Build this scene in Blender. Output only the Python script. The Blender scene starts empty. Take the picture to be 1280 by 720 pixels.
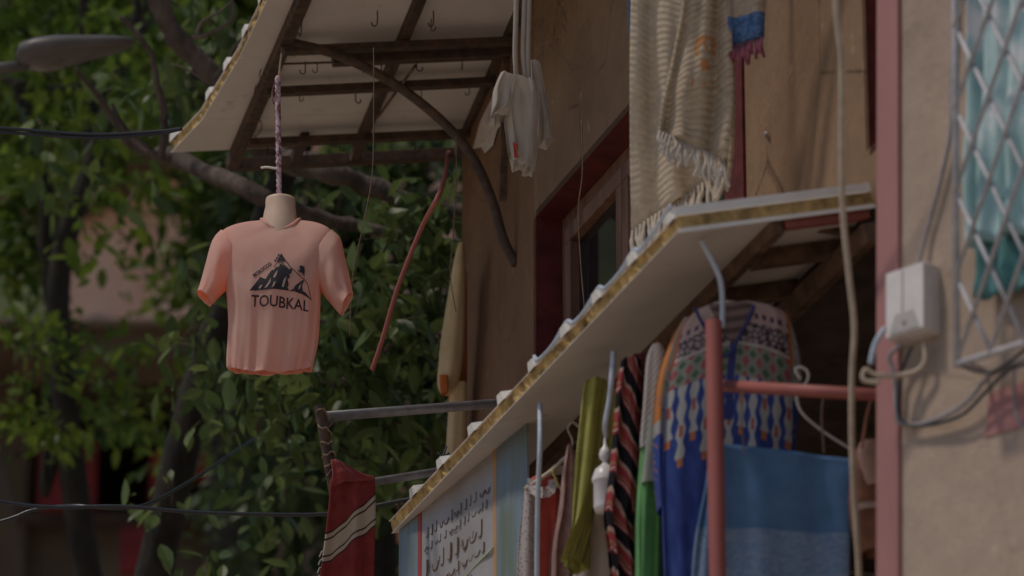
import bpy, bmesh, math, random
from mathutils import Vector as V, Matrix
from mathutils.bvhtree import BVHTree
from mathutils import noise as mnoise
R = math.radians
random.seed(7)
sc = bpy.context.scene
COL = sc.collection

# ------------------------------------------------------------------ camera
TH = R(22.0); FPX = 6400.0; CAM = V((0, 0, 1.6))
cd = bpy.data.cameras.new('camera'); cam = bpy.data.objects.new('camera', cd); COL.objects.link(cam)
cam.location = CAM; cam.rotation_euler = (R(90) + TH, 0, 0)
cd.sensor_width = 36; cd.lens = 180; cd.clip_end = 2000; cd.clip_start = .1
cd.dof.use_dof = True; cd.dof.focus_distance = 20.3; cd.dof.aperture_fstop = 2.0; cd.dof.aperture_blades = 0
sc.camera = cam
# ------------------------------------------------------------------ world, sun, exposure
SUN_EL = R(60); SUN_AZ_VEC = V((-.92, -.40, 0)).normalized()      # horizontal direction towards the sun
w = bpy.data.worlds.new('World'); sc.world = w; w.use_nodes = True
nt = w.node_tree; bg = nt.nodes['Background']
sky = nt.nodes.new('ShaderNodeTexSky'); sky.sky_type = 'NISHITA'; sky.sun_disc = False
sky.sun_elevation = SUN_EL; sky.sun_rotation = math.atan2(SUN_AZ_VEC.x, SUN_AZ_VEC.y)
sky.altitude = 1700; sky.dust_density = 2.5
nt.links.new(sky.outputs[0], bg.inputs[0]); bg.inputs[1].default_value = .12
sd = bpy.data.lights.new('sun', 'SUN'); sd.energy = 2.4; sd.angle = R(6); sd.color = (1, .9, .78)
sun = bpy.data.objects.new('sun', sd); COL.objects.link(sun)
SDIR = SUN_AZ_VEC * math.cos(SUN_EL) + V((0, 0, math.sin(SUN_EL)))
sun.rotation_euler = SDIR.to_track_quat('Z', 'Y').to_euler(); sun.location = (-6, 10, 30)
sc.view_settings.view_transform = 'Standard'; sc.view_settings.look = 'None'
sc.view_settings.exposure = -0.55; sc.view_settings.gamma = 1

# ------------------------------------------------------------------ helpers: survey of the place
FW = V((0, math.cos(TH), math.sin(TH))); UP = V((0, -math.sin(TH), math.cos(TH))); RT = V((1, 0, 0)); Z = V((0, 0, 1))
def ray(x, y): return FW + RT * ((x - 640) / FPX) + UP * ((360 - y) / FPX)
def D(x, y, d): return CAM + ray(x, y) * d
def hit(x, y, p, n):
    r = ray(x, y); return CAM + r * ((p - CAM).dot(n) / r.dot(n))
def depth(p): return (p - CAM).dot(FW)
def lerp(a, b, t): return a + (b - a) * t
class Wall:                                   # a vertical wall: d runs away along it, n points out to the street
    def __init__(s, p, phi):
        s.p = p.copy(); s.d = V((-math.sin(R(phi)), math.cos(R(phi)), 0)); s.n = V((-math.cos(R(phi)), -math.sin(R(phi)), 0))
    def at(s, x, y, o=0.): return hit(x, y, s.p + s.n * o, s.n)
    def P(s, a, o, z): q = s.p + s.d * a + s.n * o; return V((q.x, q.y, z))
    def s_of(s, q): return (q - s.p).dot(s.d)
A = D(1100, 256, 17.5)
W2 = Wall(A, 18.5)
c_ = W2.at(668, 330); SC = W2.s_of(c_)
W1 = Wall(W2.P(SC, 0, c_.z), 11.4)
GZ = 5.7                                      # level of the street in front of the shops

# ------------------------------------------------------------------ helpers: objects
def props(o, label=None, cat=None, group=None, kind=None):
    if label: o['label'] = label
    if cat: o['category'] = cat
    if group: o['group'] = group
    if kind: o['kind'] = kind
    return o
def thing(name, label, cat, loc, group=None):
    o = bpy.data.objects.new(name, None); COL.objects.link(o); o.location = loc; o.empty_display_size = .1
    return props(o, label, cat, group)
def origin(o):
    p = V((0, 0, 0))
    while o: p = p + o.location; o = o.parent
    return p
class G:
    def __init__(s): s.v = []; s.f = []; s.uv = None
    def add(s, vs, fs):
        n = len(s.v); s.v += [V(v) for v in vs]; s.f += [tuple(i + n for i in f) for f in fs]; return s
    def box(s, c):                             # 8 corners: bottom ring then top ring
        return s.add(c, [(3, 2, 1, 0), (4, 5, 6, 7), (0, 1, 5, 4), (1, 2, 6, 5), (2, 3, 7, 6), (3, 0, 4, 7)])
    def beam(s, a, b, w, h, up=Z, drop=0.):    # a to b, w wide, h tall hanging below the line
        d = (b - a).normalized(); sd_ = d.cross(up).normalized() * (w / 2); u = sd_.cross(d).normalized(); u = u if u.dot(up) > 0 else -u
        lo = -u * (h + drop); hi = -u * drop
        return s.box([a + sd_ + lo, b + sd_ + lo, b - sd_ + lo, a - sd_ + lo, a + sd_ + hi, b + sd_ + hi, b - sd_ + hi, a - sd_ + hi])
    def tube(s, path, r, seg=8, caps=True):
        path = [V(p) for p in path]; n = len(path); rs = r if isinstance(r, (list, tuple)) else [r] * n
        t0 = (path[1] - path[0]).normalized(); ref = t0.orthogonal().normalized(); vs = []; fs = []
        for i, p in enumerate(path):
            t = ((path[min(i + 1, n - 1)] - path[max(i - 1, 0)])).normalized()
            ref = (ref - t * ref.dot(t)).normalized(); b = t.cross(ref)
            for k in range(seg):
                an = 2 * math.pi * k / seg; vs.append(p + (ref * math.cos(an) + b * math.sin(an)) * rs[i])
        for i in range(n - 1):
            for k in range(seg):
                k2 = (k + 1) % seg; fs.append((i * seg + k, i * seg + k2, (i + 1) * seg + k2, (i + 1) * seg + k))
        if caps: fs.append(tuple(range(seg - 1, -1, -1))); fs.append(tuple((n - 1) * seg + k for k in range(seg)))
        return s.add(vs, fs)
    def grid(s, rows, closed=False, uvs=None):
        nr = len(rows); nc = len(rows[0]); fs = []; m = nc if closed else nc - 1
        if uvs is not None: s.uv = (s.uv or []) + [u for r_ in uvs for u in r_]
        for i in range(nr - 1):
            for k in range(m):
                k2 = (k + 1) % nc; fs.append((i * nc + k, i * nc + k2, (i + 1) * nc + k2, (i + 1) * nc + k))
        return s.add([p for r_ in rows for p in r_], fs)
    def lathe(s, p, prof, seg=16, sx=1., sy=1.):
        return s.grid([[p + V((math.cos(2 * math.pi * k / seg) * r * sx, math.sin(2 * math.pi * k / seg) * r * sy, z)) for k in range(seg)] for r, z in prof], True)
    def build(s, name, mat, parent=None, smooth=False, solid=0, bevel=0, label=None):
        base = origin(parent) if parent else V((0, 0, 0))
        if parent is None and s.v:
            base = sum(s.v, V((0, 0, 0))) / len(s.v); base.z = min(v.z for v in s.v)
        me = bpy.data.meshes.new(name); me.from_pydata([v - base for v in s.v], [], s.f); me.materials.append(mat)
        if s.uv:
            ul = me.uv_layers.new(name='UVMap')
            for l in me.loops: ul.data[l.index].uv = s.uv[l.vertex_index]
        if smooth: me.shade_smooth()
        me.validate(); o = bpy.data.objects.new(name, me); COL.objects.link(o)
        if parent: o.parent = parent
        else: o.location = base
        if solid:
            m = o.modifiers.new('solidify', 'SOLIDIFY'); m.thickness = solid; m.offset = 0
        if bevel:
            m = o.modifiers.new('bevel', 'BEVEL'); m.width = bevel; m.segments = 2; m.limit_method = 'ANGLE'
        if label: o['label'] = label
        return o
def fixn(o):
    bm = bmesh.new(); bm.from_mesh(o.data); bmesh.ops.recalc_face_normals(bm, faces=bm.faces); bm.to_mesh(o.data); bm.free(); return o
def smooth_path(pts, n=6):
    out = []; P = [pts[0]] + list(pts) + [pts[-1]]
    for i in range(1, len(P) - 2):
        a, b, c, d = P[i - 1], P[i], P[i + 1], P[i + 2]
        for k in range(n):
            t = k / n; out.append(.5 * ((2 * b) + (c - a) * t + (2 * a - 5 * b + 4 * c - d) * t * t + (3 * b - a - 3 * c + d) * t ** 3))
    out.append(pts[-1]); return out
def dpath(pts, d, n=6): return smooth_path([D(p[0], p[1], p[2] if len(p) > 2 else d) for p in pts], n)

# ------------------------------------------------------------------ helpers: materials
class S:                                       # a socket with arithmetic
    def __init__(s, t, k): s.t = t; s.k = k
    def _m(s, op, *a):
        n = s.t.nodes.new('ShaderNodeMath'); n.operation = op
        for i, x in enumerate((s,) + a):
            if isinstance(x, S): s.t.links.new(x.k, n.inputs[i])
            else: n.inputs[i].default_value = x
        return S(s.t, n.outputs[0])
    def __add__(s, o): return s._m('ADD', o)
    def __sub__(s, o): return s._m('SUBTRACT', o)
    def __mul__(s, o): return s._m('MULTIPLY', o)
    def __gt__(s, o): return s._m('GREATER_THAN', o)
    def __lt__(s, o): return s._m('LESS_THAN', o)
    def abs(s): return s._m('ABSOLUTE')
    def frac(s): return s._m('FRACT')
    def sin(s): return s._m('SINE')
    def max(s, o): return s._m('MAXIMUM', o)
def rgba(c): return (c[0], c[1], c[2], 1)
class Mat:
    def __init__(s, name, rough=.8, spec=.3):
        s.m = bpy.data.materials.new(name); s.m.use_nodes = True; s.t = s.m.node_tree; s.b = s.t.nodes['Principled BSDF']
        s.b.inputs['Roughness'].default_value = rough; s.b.inputs['Specular IOR Level'].default_value = spec
        s.tc = s.t.nodes.new('ShaderNodeTexCoord'); s.col = None
    def uv(s):
        n = s.t.nodes.new('ShaderNodeSeparateXYZ'); s.t.links.new(s.tc.outputs['UV'], n.inputs[0]); return S(s.t, n.outputs[0]), S(s.t, n.outputs[1])
    def map(s, sc_=(1, 1, 1), uv=False):
        n = s.t.nodes.new('ShaderNodeMapping'); n.inputs['Scale'].default_value = sc_; s.t.links.new(s.tc.outputs['UV' if uv else 'Object'], n.inputs[0]); return n.outputs[0]
    def noise(s, scale, detail=4, st=(1, 1, 1), rough=.6, uv=False):
        n = s.t.nodes.new('ShaderNodeTexNoise'); n.inputs['Scale'].default_value = scale; n.inputs['Detail'].default_value = detail; n.inputs['Roughness'].default_value = rough
        s.t.links.new(s.map(st, uv), n.inputs[0]); return S(s.t, n.outputs[0])
    def voro(s, scale, st=(1, 1, 1), feat='F1', uv=False):
        n = s.t.nodes.new('ShaderNodeTexVoronoi'); n.inputs['Scale'].default_value = scale; n.feature = feat
        s.t.links.new(s.map(st, uv), n.inputs[0]); return S(s.t, n.outputs[0])
    def ramp(s, f, lo, hi):
        n = s.t.nodes.new('ShaderNodeMapRange'); s.t.links.new(f.k, n.inputs[0]); n.inputs[1].default_value = lo; n.inputs[2].default_value = hi; return S(s.t, n.outputs[0])
    def mix(s, f, a, b):
        n = s.t.nodes.new('ShaderNodeMix'); n.data_type = 'RGBA'
        if isinstance(f, S): s.t.links.new(f.k, n.inputs[0])
        else: n.inputs[0].default_value = f
        for i, x in ((6, a), (7, b)):
            if isinstance(x, S): s.t.links.new(x.k, n.inputs[i])
            else: n.inputs[i].default_value = rgba(x)
        return S(s.t, n.outputs[2])
    def bump(s, f, strength, dist=.01):
        n = s.t.nodes.new('ShaderNodeBump'); n.inputs['Strength'].default_value = strength; n.inputs['Distance'].default_value = dist
        s.t.links.new(f.k, n.inputs['Height']); s.t.links.new(n.outputs[0], s.b.inputs['Normal'])
    def done(s, col, transl=0, tcol=None):
        if isinstance(col, S): s.t.links.new(col.k, s.b.inputs['Base Color'])
        else: s.b.inputs['Base Color'].default_value = rgba(col)
        if transl:
            tr = s.t.nodes.new('ShaderNodeBsdfTranslucent'); mx = s.t.nodes.new('ShaderNodeMixShader'); mx.inputs[0].default_value = transl
            if tcol: tr.inputs[0].default_value = rgba(tcol)
            elif isinstance(col, S): s.t.links.new(col.k, tr.inputs[0])
            else: tr.inputs[0].default_value = rgba(col)
            out = s.t.nodes['Material Output']
            s.t.links.new(s.b.outputs[0], mx.inputs[1]); s.t.links.new(tr.outputs[0], mx.inputs[2]); s.t.links.new(mx.outputs[0], out.inputs[0])
        return s.m
def plain(name, c, rough=.8, var=.25, scale=9, bump=.25, bs=60, st=(1, 1, 1), c2=None, spec=.3, transl=0, metal=0, dist=.004, lo=.35, hi=.65):
    m = Mat(name, rough, spec); m.b.inputs['Metallic'].default_value = metal
    n1 = m.noise(scale, 6, st); f = m.ramp(n1, lo, hi)
    a = tuple(x * (1 - var) for x in c); b = c2 or tuple(min(1, x * (1 + var)) for x in c)
    if bump: m.bump(m.noise(bs, 5, st), bump, dist)
    return m.done(m.mix(f, a, b), transl)

def mud(name, c, crack=.6):
    m = Mat(name, .95, .1)
    n = m.noise(2.2, 7); fine = m.noise(26, 6, (1, 1, .7), .7); big = m.noise(4, 4, (1, 1, .7)); pit = m.noise(90, 3)
    col = m.mix(m.ramp(n, .3, .7), tuple(x * .78 for x in c), tuple(x * 1.15 for x in c))
    col = m.mix(m.ramp(fine, .5, .75) * .35, col, tuple(x * .6 for x in c))
    col = m.mix(m.ramp(big, .55, .8) * .4, col, tuple(min(1, x * 1.35) for x in c))
    cr = m.voro(2.4, (1, 1, .4), 'DISTANCE_TO_EDGE'); ck = m.ramp(cr + (fine - .5) * .03, .0, .009)
    msk = m.ramp(m.noise(1.7, 2), .44, .52)
    drip = m.ramp(m.noise(5, 5, (1, 1, .25)), .55, .8) * .25; col = m.mix(drip, col, tuple(x * .5 for x in c))
    chip = m.ramp(m.noise(11, 4), .66, .69) * .6; col = m.mix(chip, col, tuple(min(1, x * 1.5) for x in c))
    line = (S(m.t, ck.k) * -1. + 1.) * msk * crack
    col = m.mix(line, col, tuple(x * .3 for x in c))
    m.bump(fine * .7 + pit * .3 + n * 1.2 - line * .5, .7, .012)
    return m.done(col)
M = {}
M['mud'] = mud('mud_plaster', (.25, .158, .096), .7)
M['mud2'] = mud('smooth_mud_plaster', (.215, .122, .07), .3)
M['beige'] = mud('beige_render', (.43, .325, .25), .2)
M['rose'] = plain('rose_paint', (.37, .175, .16), .75, .16, 5, .3, 70, (1, 1, .2), lo=.3, hi=.75)
M['red'] = plain('oxblood_paint', (.10, .017, .014), .6, .3, 10, .25, 60)
M['redpole'] = plain('red_pole_paint', (.34, .105, .085), .55, .18, 7, .15, 90, (1, 1, .25), lo=.3, hi=.75)
M['wood'] = plain('window_wood', (.17, .085, .05), .55, .35, 12, .3, 60, (1, 1, .15))
M['oldwood'] = plain('awning_timber', (.14, .085, .055), .85, .4, 14, .4, 70)
M['rust'] = plain('rusty_steel', (.075, .055, .044), .7, .4, 22, .3, 90, c2=(.12, .068, .042))
M['pipe'] = plain('grey_steel_pipe', (.12, .105, .105), .45, .25, 18, .1, 90, spec=.5)
m = Mat('painted_sheet_underside', .55, .3); a_ = m.noise(2.5, 6); b_ = m.noise(14, 5); c_s = m.noise(4, 3, (1, 1, 1), .8)
cc_ = m.mix(m.ramp(a_, .35, .7), (.64, .585, .54), (.75, .685, .63)); cc_ = m.mix(m.ramp(b_, .6, .8) * .35, cc_, (.40, .30, .22)); cc_ = m.mix(m.ramp(c_s, .63, .70) * .4, cc_, (.34, .20, .11))
m.bump(m.noise(3, 3), .12, .02); M['skin_sheet'] = m.done(cc_)
M['top_sheet'] = plain('white_sheet_top', (.82, .77, .70), .4, .08, 5, .05, 30)
M['foam'] = plain('yellow_foam', (.50, .33, .13), .95, .5, 14, .9, 120, dist=.008)
M['white'] = plain('white_cotton', (.72, .66, .58), .9, .1, 9, .3, 200)
M['lampgrey'] = plain('grey_lamp_housing', (.115, .10, .09), .45, .1, 12, .05, 80)
M['lamplens'] = plain('lamp_lens', (.10, .085, .07), .25, .15, 12, .03, 80, spec=.5)
M['cable'] = plain('black_cable', (.022, .024, .028), .35, .2, 30, .1, 90, spec=.5)
M['cream_cable'] = plain('cream_cable', (.48, .38, .28), .5, .15, 20, .1, 80)
M['grey_cable'] = plain('grey_cable', (.30, .27, .27), .5, .2, 20, .1, 80)
M['blue_wire'] = plain('pale_blue_conduit', (.48, .53, .60), .45, .12, 20, .05, 80)
M['box'] = plain('ivory_plastic', (.68, .63, .59), .45, .06, 12, .04, 60)
M['neck'] = plain('mannequin_shell', (.62, .44, .32), .45, .08, 8, .05, 40)
M['ink'] = plain('black_print', (.035, .03, .035), .8, .2, 30, .1, 150)
M['glass'] = plain('dark_window_glass', (.012, .013, .015), .06, .1, 5, 0, spec=.6)
M['dark'] = plain('dark_brown_plaster', (.07, .05, .04), .9, .3, 6, .3, 40)  # dark brown for the shop interior and the terrace house's back wall and floor
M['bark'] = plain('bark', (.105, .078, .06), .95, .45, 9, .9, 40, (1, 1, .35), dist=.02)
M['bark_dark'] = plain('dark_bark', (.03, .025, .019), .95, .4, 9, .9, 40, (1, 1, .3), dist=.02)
M['salmon'] = plain('salmon_house_render', (.68, .37, .25), .95, .15, 1.2, .4, 12, c2=(.72, .48, .35))
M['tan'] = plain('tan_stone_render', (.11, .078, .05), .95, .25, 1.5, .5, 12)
M['ground'] = plain('dusty_ground', (.42, .34, .26), .95, .3, .7, .5, 14)
M['hill'] = plain('scrub_hillside', (.05, .075, .02), 1, .5, .35, .8, 3, c2=(.13, .14, .06))
M['reddoor'] = plain('dull_red_shutter', (.15, .012, .010), .7, .3, 2, .2, 20)
M['hook'] = plain('rusty_hook_wire', (.075, .055, .045), .6, .3, 30, 0)
M['twine'] = plain('hemp_twine', (.22, .15, .10), .95, .2, 60, 0)
M['patch'] = plain('white_plaster_patch', (.62, .54, .48), .95, .2, 40, .6, 70)
M['leather'] = plain('brown_leather', (.20, .085, .05), .5, .3, 12, .2, 60)
M['ceramic'] = plain('white_enamel', (.70, .66, .64), .3, .08, 8, .03, 40)

# ------------------------------------------------------------------ the ground
g = G(); rows = []
for yy in [-400, -60, -10, 0, 3, 8, 12, 14, 18, 40, 70, 400, 900]:
    z = 0 if yy <= 3 else GZ * min(1, (yy - 3) / 11.)
    if yy > 40: z = GZ + (yy - 40) * .1
    rows.append([V((x, yy, z)) for x in (-900, -100, -20, -8, 0, 8, 20, 100, 900)])
g.grid(rows); props(fixn(g.build('ground', M['ground'])), 'dusty brown ground of the sloping village street', 'ground', kind='structure')
g = G(); rows = []
rnd = random.Random(3)
for i in range(22):
    t = i / 21; rows.append([V((-140 + 280 * k / 30, 62 + 90 * t + rnd.uniform(-2, 2), GZ + 2 + 88 * t + rnd.uniform(-2, 2))) for k in range(31)])
g.grid(rows); props(fixn(g.build('hillside', M['hill'], smooth=True)), 'scrubby green and brown hillside behind the trees', 'hillside', kind='structure')

# ------------------------------------------------------------------ mud building with the shop (walls W2 and W1)
TOPZ = D(640, 0, 20).z + 2.6
# lower awning slope plane
OUT2 = hit(850, 288, A, W2.d)                  # outer near corner lies in the plane square to the wall through A
SL2 = (OUT2 - A); WID2 = SL2.length; AO2 = SL2.normalized(); NU2 = AO2.cross(W2.d); NU2 = NU2 if NU2.z > 0 else -NU2
FAR2 = 1.5
while True:
    q_ = OUT2 + W2.d * FAR2 - CAM
    if 640 + FPX * q_.x / q_.dot(FW) < 491: break
    FAR2 += .005
def L2(a, o, u=0.): return A + W2.d * a + AO2 * o + NU2 * u           # lower awning frame: along, out, up
zw = A.z                                        # awning meets the wall at this height
win_s0 = W2.s_of(W2.at(929, 200)) + .12; win_s1 = SC - .02
win_z1 = W2.at(670, 271).z; win_z0 = zw + .12
w2s = W2.s_of(W2.at(1084, 90)); w2z = W2.at(1084, 188).z
bld = thing('mud_building', 'tall mud plastered shop house with red window reveals', 'building', W2.P(1.8, 0, GZ))
def rect(g, wl, s0, s1, z0, z1, o=0., n=1):
    return g.add([wl.P(s0, o, z0), wl.P(s1, o, z0), wl.P(s1, o, z1), wl.P(s0, o, z1)], [(0, 1, 2, 3)])
g = G(); cuts_s = [-1.4, w2s, win_s0, win_s1, SC]; cuts_z = [zw + .02, win_z0, w2z, win_z1, TOPZ]
for i in range(4):
    for j in range(4):
        if i == 0 and j >= 2: continue
        if i == 2 and j in (1, 2): continue
        rect(g, W2, cuts_s[i], cuts_s[i + 1], cuts_z[j], cuts_z[j + 1])
g.build('wall', M['mud'], bld)
L1 = (W1.at(576, 400) - W1.p).dot(W1.d)
g = G(); rows = []
for j in range(13):
    z = lerp(GZ - .5, TOPZ, j / 12); rows.append([W1.P(-.001, 0, z), W1.P(L1 * .5, 0, z), W1.P(L1 - .015, 0, z), W1.P(L1, -.02, z), W1.P(L1 + .02, -1.2, z), W1.P(L1 + .02, -5, z)])
g.grid(rows); fixn(g.build('side_wall', M['mud2'], bld))
# roof slab, shop floor, shop interior
g = G(); g.box([W2.P(-1.4, .05, TOPZ), W2.P(SC, .05, TOPZ), W2.P(SC + L1, -.1, TOPZ), W2.P(-1.4, -5, TOPZ)] + [W2.P(-1.4, .05, TOPZ + .25), W2.P(SC, .05, TOPZ + .25), W2.P(SC + L1, -.1, TOPZ + .25), W2.P(-1.4, -5, TOPZ + .25)])
g.build('roof', M['mud2'], bld)
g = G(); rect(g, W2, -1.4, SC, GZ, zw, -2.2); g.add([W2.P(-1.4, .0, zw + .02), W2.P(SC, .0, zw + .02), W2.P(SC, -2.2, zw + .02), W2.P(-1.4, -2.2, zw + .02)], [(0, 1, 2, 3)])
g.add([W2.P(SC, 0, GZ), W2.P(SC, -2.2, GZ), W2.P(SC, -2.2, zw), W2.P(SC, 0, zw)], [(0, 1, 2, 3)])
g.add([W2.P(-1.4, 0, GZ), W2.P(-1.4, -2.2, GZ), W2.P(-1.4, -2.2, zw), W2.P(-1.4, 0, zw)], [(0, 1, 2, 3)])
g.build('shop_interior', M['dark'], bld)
# window reveals: oxblood paint
IN = .125
def reveal(s0, s1, z0, z1, name):
    for nm, q in (('jamb', [(s1, 0, z0), (s1, -IN, z0), (s1, -IN, z1), (s1, 0, z1)]), ('lintel', [(s0, 0, z1), (s1, 0, z1), (s1, -IN, z1), (s0, -IN, z1)]),
                  ('sill', [(s0, 0, z0), (s1, 0, z0), (s1, -IN, z0), (s0, -IN, z0)]), ('jamb', [(s0, 0, z0), (s0, -IN, z0), (s0, -IN, z1), (s0, 0, z1)])):
        q3 = [W2.P(*p) for p in q]; cen = W2.P((s0 + s1) / 2, 0, (z0 + z1) / 2); nrm = (q3[1] - q3[0]).cross(q3[2] - q3[0]).normalized()
        if nrm.dot(cen - q3[0]) > 0: nrm = -nrm
        G().box(q3 + [p + nrm * .03 for p in q3]).build(nm, M['red'], bld)
reveal(win_s0, win_s1, win_z0, win_z1, 'a'); reveal(-1.3, w2s, w2z, TOPZ - .3, 'b')
# painted red border on the near side of the window
g = G(); s_a = W2.s_of(W2.at(932, 170)); s_b = W2.s_of(W2.at(908, 170))
g.box([W2.P(s_a, .0, zw + .1), W2.P(s_b, .0, zw + .1), W2.P(s_b, .012, zw + .1), W2.P(s_a, .012, zw + .1), W2.P(s_a, .0, TOPZ - .4), W2.P(s_b, .0, TOPZ - .4), W2.P(s_b, .012, TOPZ - .4), W2.P(s_a, .012, TOPZ - .4)])
g.build('window_border', M['red'], bld)
# timber casement set in the reveal
def casement(s0, s1, z0, z1):
    fw_ = .075
    win = G()
    def fr(gg, a0, a1, b0, b1, o0, o1):
        gg.box([W2.P(a0, o0, b0), W2.P(a1, o0, b0), W2.P(a1, o1, b0), W2.P(a0, o1, b0), W2.P(a0, o0, b1), W2.P(a1, o0, b1), W2.P(a1, o1, b1), W2.P(a0, o1, b1)])
    fr(win, s0, s1, z0, z0 + fw_, -IN - .04, -IN + .012); fr(win, s0, s1, z1 - fw_, z1, -IN - .04, -IN + .012)
    fr(win, s0, s0 + fw_, z0 + fw_, z1 - fw_, -IN - .04, -IN + .012); fr(win, s1 - fw_, s1, z0 + fw_, z1 - fw_, -IN - .04, -IN + .012)
    wo = win.build('window', M['wood'], bld, bevel=.004)
    n = max(2, int(round((s1 - s0 - 2 * fw_) / .72))); sw = (s1 - s0 - 2 * fw_) / n
    for i in range(n):
        a0 = s0 + fw_ + i * sw; a1 = a0 + sw; gg = G(); k = .07
        fr(gg, a0 + .004, a1 - .004, z0 + fw_, z0 + fw_ + k, -IN - .03, -IN + .03); fr(gg, a0 + .004, a1 - .004, z1 - fw_ - k, z1 - fw_, -IN - .03, -IN + .03)
        fr(gg, a0 + .004, a0 + k, z0 + fw_ + k, z1 - fw_ - k, -IN - .03, -IN + .03); fr(gg, a1 - k, a1 - .004, z0 + fw_ + k, z1 - fw_ - k, -IN - .03, -IN + .03)
        gg.build('frame', M['wood'], wo, bevel=.006)
        pg = G(); fr(pg, a0 + k - .005, a1 - k + .005, z0 + fw_ + k - .005, z1 - fw_ - k + .005, -IN - .02, -IN - .012); pg.build('pane', M['glass'], wo)
casement(win_s0, win_s1 - .005, win_z0, win_z1 - .002); casement(-1.3, w2s - .005, w2z, TOPZ - .32)
# white plaster patch on the side wall, just below the awning
pp = [(640, 95), (622, 108), (600, 152), (591, 186), (602, 184), (606, 192), (616, 182), (622, 160), (640, 150)]
gg = G(); a_ = [W1.at(x, y, .0) for x, y in pp]; b_ = [W1.at(x, y, .008) for x, y in pp]; n = len(pp)
gg.add(a_ + b_, [tuple(range(n, 2 * n))] + [(i, (i + 1) % n, n + (i + 1) % n, n + i) for i in range(n)])
fixn(gg.build('plaster_patch', M['patch'], bld))

# ------------------------------------------------------------------ sandwich panel awnings
def panel(root, F, s0, s1, o0, oe_, ribs, thick=.05, rh=.034, rb=.036, rt=.024, rag=0.):
    oa, ob_ = oe_ if isinstance(oe_, tuple) else (oe_, oe_)
    def oo(a): return lerp(oa, ob_, (a - s0) / (s1 - s0))
    g = G(); g.box([F(s0, o0, 0), F(s1, o0, 0), F(s1, ob_ + .004, 0), F(s0, oa + .004, 0), F(s0, o0, .003), F(s1, o0, .003), F(s1, ob_ + .004, .003), F(s0, oa + .004, .003)])
    po = g.build('panel', M['skin_sheet'], root)
    g = G(); n = max(6, int((s1 - s0) / .025)); r_ = random.Random(int(s0 * 1000))
    rows = []
    for i in range(n + 1):
        a = lerp(s0 + .002, s1 - .002, i / n); e = oo(a) - .001 - r_.uniform(0, .010)
        rows.append([F(a, o0, .0035), F(a, e, .0035), F(a, e - r_.uniform(-.008, .012), thick * .5), F(a, e, thick), F(a, o0, thick)])
    g.grid(rows, True); g.add(rows[0], [(0, 1, 2, 3, 4)]); g.add(rows[-1], [(4, 3, 2, 1, 0)])
    fixn(g.build('foam_core', M['foam'], po, bevel=0))
    prof = [(s0, thick + .001)]
    for c in ribs: prof += [(c - rb, thick + .001), (c - rt, thick + rh), (c + rt, thick + rh), (c + rb, thick + .001)]
    prof.append((s1, thick + .001)); prof = [(min(max(a, s0), s1), b) for a, b in prof]
    g = G(); lo = [F(a, o0, b - .0) for a, b in prof]; hi = [F(a, oo(a) + .003, b) for a, b in prof]
    g.grid([lo, hi])
    for k in range(len(ribs)):                  # closed rib ends
        i = 1 + 4 * k; g.add([hi[i], hi[i + 1], hi[i + 2], hi[i + 3]], [(0, 1, 2, 3)])
    g.build('top_sheet', M['top_sheet'], po, solid=.002)
    return po
def hook_mesh(mat):
    g = G(); p = [V((0, 0, .0)), V((0, 0, -.03)), V((0, 0, -.05))] + [V((.011 - .011 * math.cos(t), 0, -.05 - .011 * math.sin(t))) for t in (.6, 1.2, 1.8, 2.4, 3.0)] + [V((.024, 0, -.043))]
    g.tube(p, .0028, 5); me = bpy.data.meshes.new('hook'); me.from_pydata(g.v, [], g.f); me.materials.append(mat); me.shade_smooth(); return me
HK = hook_mesh(M['hook'])
def hook(root, p, rz, sc_=1.):
    o = bpy.data.objects.new('hook', HK); COL.objects.link(o); o.parent = root; o.location = p - origin(root); o.rotation_euler = (0, 0, rz); o.scale = (sc_, sc_, sc_); return o

# lower awning
low = thing('lower_awning', 'long foam core sheet awning over the shop front, yellow foam showing along its edge', 'awning', A)
ribpx = [(808, 313), (769, 360), (731, 402), (692, 445), (655, 486), (619, 525), (586, 566), (553, 602), (522, 634), (497, 660)]
ribs = [(hit(x, y, OUT2 + NU2 * .09, NU2) - A).dot(W2.d) for x, y in ribpx]
ribs = [.055] + ribs
edges = [0.]; k = 2
while k < len(ribs) - 1: edges.append((ribs[k] + ribs[k + 1]) / 2 if k + 1 < len(ribs) else FAR2); k += 3
edges = [e for e in edges if e < FAR2 - .25] + [FAR2]
for i in range(len(edges) - 1):
    e0, e1 = edges[i], edges[i + 1]
    panel(low, L2, e0 + (.001 if i else 0), e1 - .001, .02, WID2, [r for r in ribs if e0 - .01 < r - .03 and r + .03 < e1 + .01])
# side trim at the near end: two white lips around the foam
g = G(); g.beam(L2(-.001, .02, .006), L2(-.001, WID2 + .004, .006), .006, .015, NU2); g.build('edge_trim', M['top_sheet'], low)
g = G(); g.beam(L2(-.001, .02, .084), L2(-.001, WID2 + .004, .084), .006, .03, NU2); g.build('edge_trim', M['top_sheet'], low)
# timbers under the sheet
ob = (hit(945, 300, A, NU2) - A).dot(AO2)
def tim(a0, o0, a1, o1, w_, h_, m='oldwood', drop=0.): G().beam(L2(a0, o0, -.001), L2(a1, o1, -.001), w_, h_, NU2, drop).build('timber', M[m], low, bevel=.003)
tim(.02, ob, FAR2 - .3, ob, .04, .05)
tim(.02, .05, FAR2 - .1, .05, .05, .07, drop=.05)
tim(.03, .04, .03, ob - .03, .035, .035, 'redpole')
for a in (.33, .72, 1.1, 1.5, 1.95, 2.4, 2.8): tim(a, .03, a, ob - .02, .06, .06)
G().beam(L2(.2, .03, -.001), L2(.2, .03, -.001) + W2.n * .22 + Z * -.0, .03, .03).build('bracket', M['oldwood'], low)

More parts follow.
